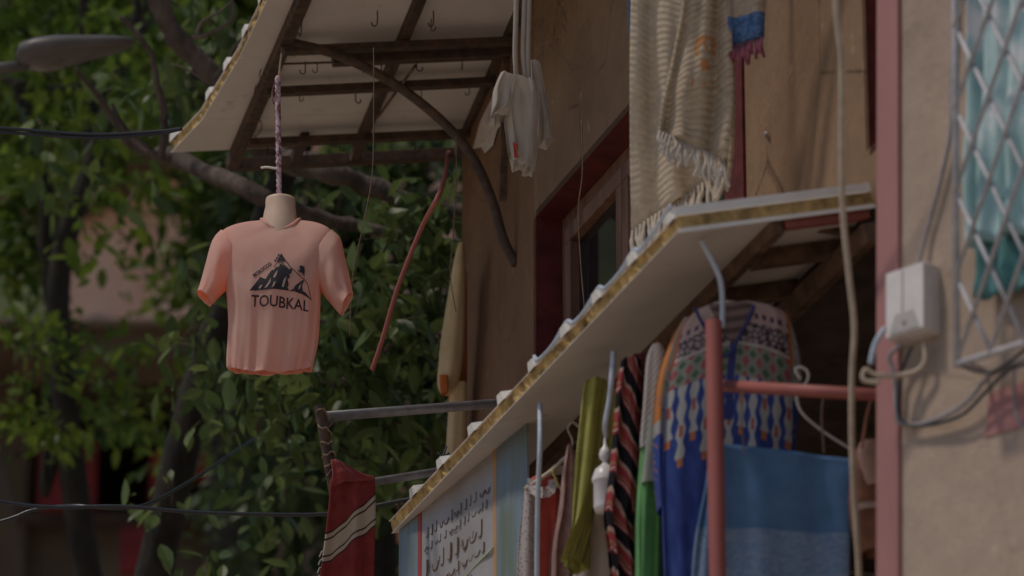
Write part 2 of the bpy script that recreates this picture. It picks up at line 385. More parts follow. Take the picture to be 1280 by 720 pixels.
# pale blue conduit snaking over the rib ends
c1 = smooth_path([L2(a, WID2 + dx, .062 + dz) for a, dx, dz in ((.02, .0, .035), (ribs[1] - .1, -.004, .005), (ribs[1], -.02, .036), (ribs[1] + .12, .0, -.0), (ribs[2] - .1, .0, -.0), (ribs[2], -.02, .036), (ribs[2] + .12, .0, -.002), (ribs[3] - .1, .0, -.002), (ribs[3], -.02, .036), (ribs[3] + .12, .0, -.002), (ribs[4] - .08, .0, -.002), (ribs[4], -.02, .036))], 6)
props(G().tube(c1, .0075, 8).build('conduit', M['blue_wire'], smooth=True), 'pale blue conduit snaking over the rib ends of the lower awning', 'conduit')

# upper awning, on wall W1
B = W1.at(641, 40); OUT1 = hit(358, 52, B, W1.d); AO1 = (OUT1 - B).normalized(); NU1 = AO1.cross(W1.d); NU1 = NU1 if NU1.z > 0 else -NU1
def L1f(a, o, u=0.): return B + W1.d * a + AO1 * o + NU1 * u
def q1(x, y): p = hit(x, y, B, NU1) - B; return p.dot(W1.d), p.dot(AO1)
up = thing('upper_awning', 'sheet awning on a rusty frame of beams and hooks over the mannequin', 'awning', B)
far = q1(216, 191); nea = q1(336, 0); e_far = q1(440, 196)[0]
print('upper awning far', far, 'near', nea, 'frame end', e_far, 'rail', q1(290, 198), q1(375, 0), 'low', FAR2, WID2)
s72, s150 = q1(310, 72)[0], q1(260, 150)[0]
step = s150 - s72; slist = [s72 - 3 * step, s72 - 2 * step, s72 - step, s72, s150, far[0]]
ribs1 = [q1(*p)[0] for p in ((330, 14), (299, 57), (275, 98), (250, 135), (216, 186))]
allr = [ribs1[0] - .36 * k for k in range(6, 0, -1)] + ribs1
oe = [q1(*p)[1] for p in ((336, 0), (300, 73), (253, 151), (213, 195))]
for i in range(len(slist) - 1):
    e0, e1 = slist[i], slist[i + 1]; o1 = (oe[0], oe[0], (oe[0], oe[1]), (oe[1], oe[2]), (oe[2], oe[3]))[i]
    panel(up, L1f, e0 + .003, e1 - .003, .01, o1, [r for r in allr if e0 - .02 < r and r < e1 + .02], rb=.045, rt=.03)
def bar(p0, p1, w_, h_, drop=0., name='beam', m='rust'):
    a, b = q1(*p0), q1(*p1); G().beam(L1f(a[0], a[1], -.001), L1f(b[0], b[1], -.001), w_, h_, NU1, drop).build(name, M[m], up, bevel=.003)
bar((390, -36), (289, 199), .055, .05); bar((536, -36), (441, 192), .042, .045); bar((668, -36), (570, 187), .035, .045)
bar((352, 46), (640, 34), .05, .03, .05, 'crossbar'); bar((413, 56), (640, 46), .05, .045, .05, 'crossbar')
bar((330, 100), (632, 86), .045, .035, .04, 'crossbar'); bar((309, 164), (582, 152), .045, .035, .04, 'crossbar')
bar((291, 200), (566, 186), .05, .05, .0, 'crossbar'); bar((381, 165), (368, 192), .04, .04, .0, 'stub')
a, b = q1(335, 71), q1(642, 62); g = G(); g.tube([L1f(a[0], a[1], -.035), L1f(b[0], b[1], -.035)], .005, 6); g.build('rod', M['rust'], up)
a, b = q1(517, 66), q1(470, 131); g = G(); g.tube([L1f(a[0], a[1], -.06), L1f(b[0], b[1], -.06)], .007, 6); g.build('batten', M['oldwood'], up)
# curved brace from the outer rail down to the wall
e_w = W1.at(645, 331, .0)
br = [(356, 52), (420, 68), (490, 103), (551, 150), (591, 197), (615, 250), (629, 298), (645, 331)]
pts = [hit(x, y, e_w, W1.d) for x, y in br]
g = G(); sp = smooth_path(pts, 6); g.tube(sp, .021, 10); g.build('brace', M['rust'], up, smooth=True)
# timber strut down the wall
p0 = W1.at(628, 66, .03); p1 = W1.at(624, 250, .03); g = G(); g.beam(p0, p1, .032, .032, W1.n); g.build('strut', M['oldwood'], up)
hk = [(375, 12), (470, 0), (540, 0), (537, 10), (380, 63), (395, 64), (452, 62), (488, 66), (373, 100), (443, 97), (525, 96), (585, 92), (315, 140), (333, 166), (423, 162), (382, 172), (517, 158), (576, 56), (519, 57), (475, 66), (325, 110), (630, 45)]
rr = random.Random(5)
for x, y in hk: a = q1(x, y); hook(up, L1f(a[0], a[1], -.05), rr.uniform(-.6, 3.6), rr.uniform(.8, 1.15))
for x, y in ((318, 150), (326, 105), (332, 85), (312, 170), (450, 180), (445, 188)):      # loops of wire round the outer rail
    a = q1(x, y); c = L1f(a[0], a[1] - .0, -.03); g = G(); g.tube([c + V((.03 * math.cos(t), .01 * math.sin(3 * t), .045 * math.sin(t))) for t in [2 * math.pi * k / 12 for k in range(13)]], .0025, 4); g.build('wire_loop', M['hook'], up)

# ------------------------------------------------------------------ corner building W3 with its grille
c0 = D(1103, 0, 16.6 + .32); c1_ = D(1100, 720, 16.6 - .32)
C3 = D(1101.5, 360, 16.6); lean = (c0 - c1_); lean = V((lean.x / lean.z, 0, 1))
E3 = V((math.sin(R(47)), -math.cos(R(47)), 0)); N3 = V((-math.cos(R(47)), -math.sin(R(47)), 0))
def P3(t, o, z): return C3 + E3 * t + N3 * o + lean * (z - C3.z)
n3n = E3.cross(lean).normalized(); n3n = n3n if n3n.dot(N3) > 0 else -n3n
def at3(x, y, o=0.): return hit(x, y, C3 + n3n * o, n3n)
def tz3(x, y, o=0.):
    p = at3(x, y, o); return (p - C3 - lean * (p.z - C3.z)).dot(E3), p.z
cb = thing('corner_building', 'beige rendered corner building with a rose painted edge strip', 'building', V((C3.x, C3.y, GZ)))
g = G(); rows = []
for j in range(17):
    z = lerp(GZ - .5, TOPZ + 1, j / 16); rows.append([P3(.0, -3., z), P3(0, -.02, z), P3(.02, 0, z), P3(.5, 0, z), P3(1.6, 0, z), P3(3.2, 0, z), P3(3.22, -.02, z), P3(3.22, -3, z)])
g.grid(rows); fixn(g.build('wall', M['beige'], cb))
g = G(); g.box([P3(-.01, -.02, GZ - .3), P3(.084, -.02, GZ - .3), P3(.084, .016, GZ - .3), P3(-.01, .016, GZ - .3), P3(-.01, -.02, TOPZ), P3(.084, -.02, TOPZ), P3(.084, .016, TOPZ), P3(-.01, .016, TOPZ)])
g.build('corner_strip', M['rose'], cb, bevel=.006)
pts = [tz3(x, y) for x, y in ((1232, 547), (1238, 492), (1300, 470), (1300, 528))]
g = G(); a_ = [P3(t, .001, z) for t, z in pts]; b_ = [P3(t, .005, z) for t, z in pts]; g.box(a_ + b_); fixn(g.build('paint_patch', M['rose'], cb))
# lattice grille standing off the wall
gr = G(); GO = .15
tl, zl = tz3(1196, 455, GO); tr = tl + 1.1; zt = zl + 2.6
grille = None
gr.tube([P3(tl, GO, zl - .01), P3(tl, GO, zt)], .011, 8); gr.tube([P3(tl, GO, zl), P3(tr, GO, zl)], .011, 8); gr.tube([P3(tr, GO, zl), P3(tr, GO, zt)], .011, 8); gr.tube([P3(tl, GO, zt), P3(tr, GO, zt)], .011, 8)
for z in (zl + .02, zt - .02):
    for t in (tl, tr): gr.tube([P3(t, GO, z), P3(t, -.01, z)], .008, 6)
M['grille'] = plain('grey_grille_paint', (.47, .445, .45), .5, .15, 20, .1, 80)
grille = gr.build('window_grille', M['grille'], cb, smooth=True)
kx = .135; slope = 2.15
for fam in (1, -1):
    for k in range(-22, 24):
        # line z = zl + slope*fam*(t - tl - k*kx), clipped to the frame
        pts = []
        for t in (tl, tr):
            z = zl + slope * fam * (t - tl - k * kx)
            pts.append((t, z))
        (ta, za), (tb, zb) = pts
        if max(za, zb) < zl or min(za, zb) > zt: continue
        def clip(t0, z0, t1, z1):
            out = []
            for (t, z) in ((t0, z0), (t1, z1)):
                if z < zl: t = t0 + (t1 - t0) * (zl - z0) / (z1 - z0); z = zl
                if z > zt: t = t0 + (t1 - t0) * (zt - z0) / (z1 - z0); z = zt
                out.append((t, z))
            return out
        (ta, za), (tb, zb) = clip(ta, za, tb, zb)
        if abs(za - zb) < .05: continue
        G().tube([P3(ta, GO + .006 * fam, za), P3(tb, GO + .006 * fam, zb)], .0075, 6).build('bar', M['grille'], grille, smooth=True)
# meter box on the corner wall
t0, z0 = tz3(1126, 428); eb = thing('junction_box', 'ivory plastic junction box on the beige wall beside the rose strip', 'junction box', P3(t0 + .07, 0, z0 - .02))
bt0, bw, bd, bh = t0 - .004, .165, .078, .235; zb = z0 - .015
g = G(); bv = .018
def ringb(o, i): return [P3(bt0 + i, o, zb + i), P3(bt0 + bw - i, o, zb + i), P3(bt0 + bw - i, o, zb + bh - i), P3(bt0 + i, o, zb + bh - i)]
g.grid([ringb(-.005, 0), ringb(bd * .6, 0), ringb(bd, .006)], True); g.add(ringb(bd, .006), [(0, 1, 2, 3)])
fixn(g.build('housing', M['box'], eb, bevel=.006))
def trp(o): return [P3(bt0 + .022, o, zb + .012), P3(bt0 + bw - .022, o, zb + .012), P3(bt0 + bw * .72, o, zb + .075), P3(bt0 + bw * .28, o, zb + .075)]
M['box2'] = plain('darkened_ivory_plastic', (.45, .41, .38), .5, .06, 12, .04, 60)
G().box(trp(bd) + trp(bd + .003)).build('painted_recess', M['box2'], eb)  # thin raised plate; its darker ivory paints in the shade of a hollow
G().tube([P3(bt0 + bw * .5, bd + .002, zb + .04), P3(bt0 + bw * .5, bd + .007, zb + .04)], .008, 8).build('screw', M['grey_cable'], eb)
G().beam(P3(bt0 + bw * .45, bd + .0, zb + .08), P3(bt0 + bw * .45, bd + .0, zb + bh - .012), .004, .003, N3, -.003).build('seam', M['box2'], eb)

# ------------------------------------------------------------------ cloth helpers
def relen(rows_, uvs):                           # v follows the real length of the cloth
    cs_ = [sum(r_, V((0, 0, 0))) / len(r_) for r_ in rows_]; L = [0.]
    for a, b in zip(cs_[:-1], cs_[1:]): L.append(L[-1] + (b - a).length)
    return [[(u, L[i] / L[-1]) for u, _ in ur] for i, ur in enumerate(uvs)]
def ringcloth(rows, cols=48, thick=.06, folds=5, amp=.006, seed=0, d=19., subdiv=5, grow=.5, pw=.8):
    """hanging garment: rows of (y, x_left, x_right[, depth, half thickness]) -> closed tube with folds"""
    rd = random.Random(seed); ph = [rd.uniform(0, 6.28) for _ in range(4)]
    ctl = []
    for r_ in rows:
        y, xl, xr = r_[:3]; dd = r_[3] if len(r_) > 3 else d; th = r_[4] if len(r_) > 4 else thick
        yl, yr = y if isinstance(y, tuple) else (y, y); ctl.append((D(xl, yl, dd), D(xr, yr, dd), th))
    n = (len(ctl) - 1) * subdiv
    Ls = smooth_path([c[0] for c in ctl], subdiv); Rs = smooth_path([c[1] for c in ctl], subdiv); out = []; uvs = []
    for i in range(n + 1):
        t = i / n; a = min(int(t * (len(ctl) - 1)), len(ctl) - 2); f = t * (len(ctl) - 1) - a; th = lerp(ctl[a][2], ctl[a + 1][2], f)
        c = (Ls[i] + Rs[i]) / 2; hx = (Rs[i] - Ls[i]) / 2; hw = hx.length; ux = hx / max(hw, 1e-6); uy = ux.cross(Z); uy = uy.normalized() if uy.length > 1e-6 else V((0, 1, 0))
        if uy.y < 0: uy = -uy
        row = []; ur = []
        for k in range(cols):
            an = 2 * math.pi * k / cols; ca, sa = math.cos(an), math.sin(an)
            x = math.copysign(abs(ca) ** pw, ca); y = math.copysign(abs(sa) ** pw, sa)
            ff = amp * (grow + (1 - grow) * t * 1.5) * (math.sin(folds * an + ph[0] + 1.2 * t) + .6 * math.sin((folds * 1.7) * an + ph[1] - 2 * t) + .4 * math.sin(3 * folds * an + ph[2] + 4 * t))
            row.append(c + ux * (x * (hw + ff * .4)) + uy * (y * th + ff * (1 if sa <= 0 else -1) * 1.0)); ur.append(((x + 1) / 2, t))
        out.append(row); uvs.append(ur)
    uvs = relen(out, uvs)
    return G().grid(out, True, uvs)
def sheetcloth(corners_rows, cols=28, folds=4, amp=.01, seed=0, outv=V((0, -1, 0)), subdiv=5, grow=.4):
    """draped sheet: rows of (left point, right point)"""
    rd = random.Random(seed); ph = [rd.uniform(0, 6.28) for _ in range(4)]
    Ls = smooth_path([c[0] for c in corners_rows], subdiv); Rs = smooth_path([c[1] for c in corners_rows], subdiv); n = len(Ls); out = []; uvs = []
    for i in range(n):
        t = i / (n - 1); row = []; ur = []
        for k in range(cols):
            u = k / (cols - 1); ff = amp * (grow + (1 - grow) * t * 1.4) * (math.sin(6.28 * folds * u + ph[0] + t) + .5 * math.sin(6.28 * folds * 1.9 * u + ph[1] - 1.5 * t) + .35 * math.sin(6.28 * 2.3 * t + ph[2] + 3 * u))
            row.append(lerp(Ls[i], Rs[i], u) + outv * ff); ur.append((u, t))
        out.append(row); uvs.append(ur)
    uvs = relen(out, uvs)
    return G().grid(out, False, uvs)
def fabric(name, c, var=.2, scale=14, weave=220, transl=.12, rough=.9, bump=.4):
    m = Mat(name, rough, .15); n = m.noise(scale, 5); m.bump(m.noise(weave, 3) + n * .4, bump, .003)
    m.b.inputs['Sheen Weight'].default_value = .15
    return m.done(m.mix(m.ramp(n, .3, .7), tuple(x * (1 - var) for x in c), tuple(min(1, x * (1 + var)) for x in c)), transl)
def one(o, label, cat, group=None): return props(o, label, cat, group)

# ------------------------------------------------------------------ mannequin in the printed T-shirt
SD = 20.2
man = thing('mannequin', 'headless mannequin bust in a peach mountain print T-shirt hanging from a pink rope', 'mannequin', D(342, 462, SD))
m = Mat('peach_jersey', .9, .15); n_ = m.noise(6, 4); m.bump(m.noise(300, 3) + m.noise(18, 4, (1, 1, .3)) * 1.5, .35, .003)
M['peach'] = m.done(m.mix(m.ramp(n_, .3, .7), (.84, .63, .51), (.88, .68, .57)), .5, (.95, .31, .10))
PXM = SD / FPX
YB = D(342, 360, SD).y
def DV(x, y): return hit(x, y, V((0, YB, 0)), V((0, 1, 0)))
rings = [  # centre x, half width, side y, front y, half depth (m)
    (351, 25, 276, 295, .072), (351, 29, 277, 299, .078), (350, 44, 279, 308, .090), (348, 60, 284, 320, .104), (346, 70, 292, 333, .114), (345, 71, 308, 346, .120),
    (343, 65, 335, 360, .122), (342, 59.5, 362, 376, .122), (342.5, 57.5, 395, 402, .105), (341, 56.5, 428, 436, .088), (338, 53.5, 457, 468, .066), (338, 52.5, 461, 471, .062)]
def shirt_body():
    N = 110; SUB = 7; P = [rings[0]] + rings + [rings[-1]]; rr_ = []
    for i in range(1, len(P) - 2):
        for k in range(SUB):
            t = k / SUB; rr_.append([.5 * (2 * b + (c - a) * t + (2 * a - 5 * b + 4 * c - d) * t * t + (3 * b - a - 3 * c + d) * t ** 3) for a, b, c, d in zip(P[i - 1], P[i], P[i + 1], P[i + 2])])
    rr_.append(list(rings[-1])); rows = []
    for i, (cx, hw, ys, yf, hd) in enumerate(rr_):
        t = i / (len(rr_) - 1); row = []
        for k in range(N):
            an = 2 * math.pi * k / N; ca, sa = math.cos(an), math.sin(an)
            x = math.copysign(abs(ca) ** .85, ca); yy = math.copysign(abs(sa) ** .85, sa)
            low_ = max(0, t - .42) / .58
            y = ys * ca * ca + (yf if sa < 0 else lerp(ys, yf, .1)) * sa * sa
            c = DV(cx, y)
            f = low_ * .0075 * (math.sin(9 * an + 4.3 * t) + .8 * math.sin(15 * an + 2 + 6 * t) + .5 * math.sin(31 * an + 9 * t)) + .0015 * math.sin(5 * an + 17 * t)
            f += (.25 + low_) * .010 * mnoise.noise(V((ca * 3.2 + t * 2.2, sa * 3.2, t * 4.5))) + low_ * .004 * mnoise.noise(V((ca * 9 + 4 * t, sa * 9, t * 3)))
            f -= low_ * .009 * (1 - abs(mnoise.noise(V((ca * 4.5 + 2.6 * t, sa * 4.5 + 7, t * 1.6))))) ** 7
            # pulls from the armpits
            pull = math.exp(-((t - .6) / .13) ** 2) * .004 * math.sin(34 * t + 7 * abs(ca)) * abs(ca)
            row.append(c + V((x * (hw * PXM + f * .5), yy * (hd + f + pull), 0)))
        rows.append(row)
    return rows
rows = shirt_body()
g = G(); g.grid(rows, True)
# inner turn of the hem
last = rows[-1]; cc = sum(last, V((0, 0, 0))) / len(last)
g.grid([last, [cc + (p - cc) * .965 + V((0, 0, .012)) for p in last], [cc + (p - cc) * .94 + V((0, 0, .05)) for p in last]], True)
# collar rib
def sleeve(outer, inner, hds):
    y0 = D(342, 360, SD).y
    def w_(p): return DV(p[0], p[1])
    O = smooth_path([w_(p) for p in outer], 6); I = smooth_path([w_(p) for p in inner], 6); n = len(O); rows = []
    for i in range(n):
        t = i / (n - 1); c = (O[i] + I[i]) / 2; h_ = (O[i] - I[i]) / 2; kq = min(int(t * (len(hds) - 1)), len(hds) - 2); hd = lerp(hds[kq], hds[kq + 1], t * (len(hds) - 1) - kq); row = []
        for k in range(44):
            an = 2 * math.pi * k / 44; f = .0055 * t * (math.sin(3 * an + 1) + .7 * math.sin(7 * an + 4 * t)) + .003 * math.sin(12 * t + 3 * an) * min(1, 3 * t) + min(1, 3 * t) * .012 * mnoise.noise(V((math.cos(an) * 1.6 + outer[0][0], math.sin(an) * 1.6, t * 4)))
            row.append(c + h_ * math.cos(an) * (1 + f * 4) + V((0, math.sin(an) * (hd + f) - .02 * t, 0)))
        rows.append(row)
    c = sum(rows[-1], V((0, 0, 0))) / 44; ax = ((O[-1] + I[-1]) - (O[-2] + I[-2])).normalized()
    rows += [[c + (q - c) * .94 - ax * .006 for q in rows[-1]], [c + (q - c) * .9 - ax * .05 for q in rows[-1]]]
    return rows
g.grid(sleeve([(276, 289), (265, 303), (257, 332), (251, 355), (247, 368)], [(306, 340), (296, 350), (284, 361), (273, 372), (264, 382)], (.085, .095, .085, .07, .062)), True)
g.grid(sleeve([(416, 289), (427, 303), (433, 332), (438, 356), (441, 369)], [(386, 340), (394, 352), (404, 368), (414, 382), (426, 395)], (.085, .095, .085, .07, .062)), True)
shirt = fixn(g.build('t_shirt', M['peach'], man, smooth=True, label='peach T-shirt with black mountain print'))
# collar band
top = rows[0]; ct = sum(top, V((0, 0, 0))) / len(top)
g = G(); g.tube([ct + (p - ct) * .99 + V((0, 0, .003)) for p in top] + [ct + (top[0] - ct) * .99 + V((0, 0, .003))], .006, 6); g.build('collar', M['peach'], shirt, smooth=True)
# hem stitching ridge
hr = rows[-9]; ch = sum(hr, V((0, 0, 0))) / len(hr)
# bust: neck and body
yb = D(342, 360, SD).y
nk = [(350, 23.5, 306), (350, 24, 290), (350, 23, 280), (350, 20.8, 269), (350.5, 18.8, 258), (350.5, 18.9, 252), (350.5, 18.2, 249), (350.5, 15, 248.2)]
g = G(); nr = []
for cx, hw, y in nk:
    c = DV(cx, y); nr.append([V((c.x + math.cos(2 * math.pi * k / 28) * hw * PXM, yb + math.sin(2 * math.pi * k / 28) * hw * PXM * 1.02, c.z)) for k in range(28)])
g.grid(nr, True); g.add(nr[-1], [tuple(range(28))]); fixn(g.build('neck', M['neck'], man, smooth=True))
br_ = rows[8:46:4]; g = G(); bb = []
for r_ in br_:
    c = sum(r_, V((0, 0, 0))) / len(r_); bb.append([c + (p - c) * .965 for p in r_])
g.grid(bb, True); g.add(bb[-1], [tuple(range(len(bb[-1])))]); fixn(g.build('bust', M['neck'], man, smooth=True))
# print on the chest, laid on the jersey
dg = bpy.context.evaluated_depsgraph_get()
bvh = BVHTree.FromPolygons([v.co.copy() for v in shirt.data.vertices], [p.vertices[:] for p in shirt.data.polygons])
sbase = origin(man)
def on_shirt(px, py, off=.0025):
    q = DV(px, py) - sbase; h_ = bvh.ray_cast(V((q.x, -1.5, q.z)), V((0, 1, 0)))
    if h_[0] is None: return DV(px, py) + V((0, -.11, 0))
    return h_[0] + sbase + V((0, -off, 0))
def crop(pts): return [(300 + x / 8., 320 + y / 8.) for x, y in pts]
pr = G()
def poly_print(pts):
    bm = bmesh.new(); vs = [bm.verts.new((x, y, 0)) for x, y in pts]; f = bm.faces.new(vs); bmesh.ops.triangulate(bm, faces=[f])
    for _ in range(2):
        bmesh.ops.subdivide_edges(bm, edges=[e for e in bm.edges if e.calc_length() > 3], cuts=1)
        bmesh.ops.triangulate(bm, faces=bm.faces)
    bm.verts.index_update(); pr.add([on_shirt(v.co.x, v.co.y) for v in bm.verts], [tuple(v.index for v in f_.verts) for f_ in bm.faces]); bm.free()
def line_print(pts, w_=.45):
    for (x0, y0), (x1, y1) in zip(pts[:-1], pts[1:]):
        dx, dy = x1 - x0, y1 - y0; l = math.hypot(dx, dy); nx, ny = -dy / l * w_, dx / l * w_
        poly_print([(x0 + nx, y0 + ny), (x1 + nx, y1 + ny), (x1 - nx, y1 - ny), (x0 - nx, y0 - ny)])
for pg in ([(108, 455), (160, 395), (215, 322), (240, 335), (225, 365), (200, 405), (235, 400), (268, 350), (300, 300), (335, 255), (350, 262), (372, 232), (400, 225), (418, 192), (432, 200), (408, 240), (424, 268), (398, 300), (412, 322), (385, 352), (410, 350), (445, 300), (470, 292), (500, 250), (535, 235), (528, 282), (505, 300), (512, 325), (488, 350), (500, 395), (487, 425), (505, 452), (400, 452), (250, 454)],
           [(505, 456), (545, 432), (565, 400), (600, 372), (628, 345), (655, 330), (642, 368), (612, 392), (632, 402), (606, 428), (640, 452), (660, 455), (700, 495), (720, 520), (640, 482), (600, 470), (550, 460)],
           [(378, 172), (425, 80), (480, 172), (455, 165), (440, 175), (420, 165), (405, 175)],
           [(604, 215), (618, 202), (632, 205), (655, 215), (660, 250), (648, 272), (640, 300), (634, 275), (618, 270), (600, 262), (612, 240)]): poly_print(crop(pg))
line_print(crop([(480, 172), (520, 232), (560, 262), (605, 302), (652, 332), (682, 365), (700, 430), (720, 518)]))
line_print(crop([(352, 228), (385, 182), (432, 184), (470, 222), (497, 242)]), .4); line_print(crop([(590, 235), (612, 300)]), .25); line_print(crop([(655, 262), (648, 330)]), .3)
for a in ((392, 95), (376, 125), (360, 152)): poly_print(crop([(a[0], a[1]), (a[0] + 17, a[1] - 10), (a[0] + 12, a[1] + 16), (a[0] - 4, a[1] + 22)]))
def text_print(s_, x0, y0, x1, y1, h_, bold=.02):
    cu = bpy.data.curves.new('lettering', 'FONT'); cu.body = s_; cu.size = 1; cu.offset = bold; cu.resolution_u = 3
    o = bpy.data.objects.new('lettering', cu); COL.objects.link(o); bpy.context.view_layer.update()
    me = o.evaluated_get(bpy.context.evaluated_depsgraph_get()).to_mesh(); xs = [v.co.x for v in me.vertices]; ys = [v.co.y for v in me.vertices]
    mx, mn, my, ny = max(xs), min(xs), max(ys), min(ys); ang = math.atan2(y1 - y0, x1 - x0); L = math.hypot(x1 - x0, y1 - y0); out = []
    bm = bmesh.new(); bm.from_mesh(me)
    for v in bm.verts:
        u = (v.co.x - mn) / (mx - mn) * L; t = (v.co.y - ny) / (my - ny) * h_
        out.append((x0 + u * math.cos(ang) + t * math.sin(ang), y0 + u * math.sin(ang) - t * math.cos(ang)))
    bm.verts.index_update(); pr.add([on_shirt(x, y) for x, y in out], [tuple(v.index for v in f.verts) for f in bm.faces]); bm.free()
    o.to_mesh_clear(); bpy.data.objects.remove(o); bpy.data.curves.remove(cu)
a = crop([(122, 600), (695, 640), (160, 328), (335, 205)])
text_print('TOUBKAL', *a[0], *a[1], 13.4, .012); text_print('MOROCCO', *a[2], *a[3], 5.0, .035)
pr.build('print', M['ink'], shirt)
pr = G(); _os = on_shirt
def on_shirt(px, py, off=.0035): return _os(px, py, off)
for pg in ([(255, 440), (300, 385), (322, 340), (318, 385), (285, 430)], [(345, 330), (372, 280), (392, 262), (380, 310), (362, 340)], [(200, 430), (225, 405), (240, 408), (215, 440)], [(330, 440), (352, 390), (372, 372), (358, 420)], [(430, 420), (452, 350), (478, 322), (464, 380), (448, 430)], [(590, 440), (600, 405), (622, 380), (612, 420)]): poly_print(crop(pg))
pr.build('print_highlight', M['peach'], shirt)
# rope
M['rope'] = None
m = Mat('pink_braid', .9, .2); n_ = m.noise(55, 2, (1, 1, .6)); M['rope'] = m.done(m.mix(m.ramp(n_, .42, .58), (.20, .10, .10), (.56, .40, .44)))
a = q1(351, 49); hang = L1f(a[0], a[1], -.06)
rope_thing = thing('rope', 'pink braided rope holding up the mannequin', 'rope', D(348, 250, SD))
p_bot = DV(349, 254); p_top = V((DV(347, 96).x, YB, DV(347, 96).z))
for ph in (0, 2.09, 4.19):
    g = G(); n = 60
    g.tube([lerp(p_top, p_bot, i / n) + V((math.cos(ph + i * .75) * .006, math.sin(ph + i * .75) * .006, 0)) for i in range(n + 1)], .0065, 6); g.build('strand', M['rope'], rope_thing, smooth=True)
g = G(); g.tube([hang + V((0, 0, .03)), lerp(hang, p_top, .5), p_top + V((.004, 0, -.02))], .004, 5); g.build('cord', M['twine'], rope_thing)
g = G(); g.tube(dpath([(347, 97), (342, 108), (340, 122), (343, 130), (348, 124)], depth(p_top) - .012), .0035, 5); g.build('tail', M['rope'], rope_thing)
g = G(); g.tube(dpath([(326, 210), (334, 209), (346, 211)], depth(DV(347, 211)) - .012), .005, 5); g.build('tie', M['white'], rope_thing)

# ------------------------------------------------------------------ street lamp
SLD = 24.0
lamp = thing('street_lamp', 'grey street lamp head on a pipe arm in front of the trees', 'street lamp', D(-140, 120, SLD))
cs = [(21, 73, 5), (26, 71, 14), (45, 69.5, 18), (70, 67, 18.5), (95, 63, 15.5), (120, 59.5, 12.5), (148, 56, 9), (164, 53, 5), (169, 52.5, 1.5)]
g = G(); rws = []
for x, y, h_ in cs:
    c = D(x, y, SLD); r_ = []
    for k in range(20):
        an = 2 * math.pi * k / 20; sn = math.sin(an); r_.append(c + V((0, math.cos(an) * h_ * SLD / FPX * 2.0, (sn * 1.05 if sn > 0 else sn * .85) * h_ * SLD / FPX)))
    rws.append(r_)
g.grid(rws, True); g.add(rws[0], [tuple(range(20))]); g.add(rws[-1], [tuple(range(20))]); fixn(g.build('housing', M['lampgrey'], lamp, smooth=True))
g = G(); rws = []
for x, y, h_ in [(34, 78, 2), (40, 78, 8.5), (60, 77, 10.5), (78, 74, 9.5), (88, 71.5, 6), (91, 71, 1)]:
    c = D(x, y, SLD); rws.append([c + V((0, math.cos(2 * math.pi * k / 16) * h_ * SLD / FPX * 2.3, math.sin(2 * math.pi * k / 16) * h_ * SLD / FPX)) for k in range(16)])
g.grid(rws, True); g.add(rws[0], [tuple(range(16))]); g.add(rws[-1], [tuple(range(16))]); fixn(g.build('lens', M['lamplens'], lamp, smooth=True))
g = G(); g.tube([D(-300, 100, SLD), D(-140, 92, SLD), D(0, 85, SLD), D(34, 82, SLD)], .027, 12); g.build('arm', M['lampgrey'], lamp, smooth=True)
pb = D(-300, 100, SLD); g = G(); g.tube([V((pb.x, pb.y, GZ - .3)), V((pb.x, pb.y, pb.z + .3))], [.09, .055], 12); g.build('pole', M['lampgrey'], lamp, smooth=True)
g = G()
for k in range(15):
    x = 108 + k * 3.6; y = 50 - (k * .1) + (k > 11) * (k - 11) * .5; g.tube([D(x, y, SLD), D(x, y - 2.6, SLD)], .003, 4)
g.build('bird_spikes', M['lampgrey'], lamp)

# ------------------------------------------------------------------ cables
def cable(pts, d, r, mat, label, name='cable', n=8): return one(G().tube(dpath(pts, d, n), r, 8).build(name, M[mat], smooth=True), label, 'cable')
g = G()
cth = thing('cable', 'pair of black cables running in to the outer edge of the upper awning', 'cable', D(100, 170, 20.8))
for dy in (0, 5): G().tube(dpath([(-160, 150 + dy), (0, 160 + dy), (110, 168 + dy * .8), (190, 165 + dy * .6), (228, 161)], 20.9, 8), .0075, 8).build('strand', M['cable'], cth, smooth=True)
cth = thing('cable', 'twisted black service cable sagging across the trunks to the red striped textile', 'cable', D(100, 640, 21.2))
G().tube(dpath([(-150, 600), (0, 627), (70, 634), (150, 633), (240, 640), (330, 643), (412, 642), (480, 630), (556, 614), (640, 590)], 20.9, 8), .0085, 8).build('strand', M['cable'], cth, smooth=True)
G().tube(dpath([(-150, 690), (0, 652), (40, 638), (90, 632), (170, 634), (235, 603, 22), (300, 560, 23.6), (360, 520, 25.5), (420, 480, 27)], 21.0, 8), .0075, 8).build('strand', M['cable'], cth, smooth=True)
cable([(467, 60, 20.4), (467, 140), (465, 220), (452, 290), (441, 345), (437, 420)], 20.5, .0022, 'twine', 'thin brown twine dangling from the upper awning behind the mannequin', 'twine')
cable([(570, 170, 21.4), (570, 230), (566, 300), (563, 345), (570, 390)], 21.4, .0022, 'twine', 'thin brown twine dangling beside the cream hood', 'twine')
cable([(727, 150), (728, 215), (723, 262), (726, 330), (732, 400)], 20.0, .0026, 'twine', 'thin twine hanging over the red window reveal', 'twine')
_rp = L1f(*q1(561, 190), -.03)
one(G().tube(dpath([(561, 190, depth(_rp)), (552, 235), (527, 285), (498, 358), (478, 425), (465, 463)], 20.7, 8), .0105, 8).build('rod', M['redpole'], smooth=True), 'thin curved red brown rod hanging from the end of the upper awning', 'rod')

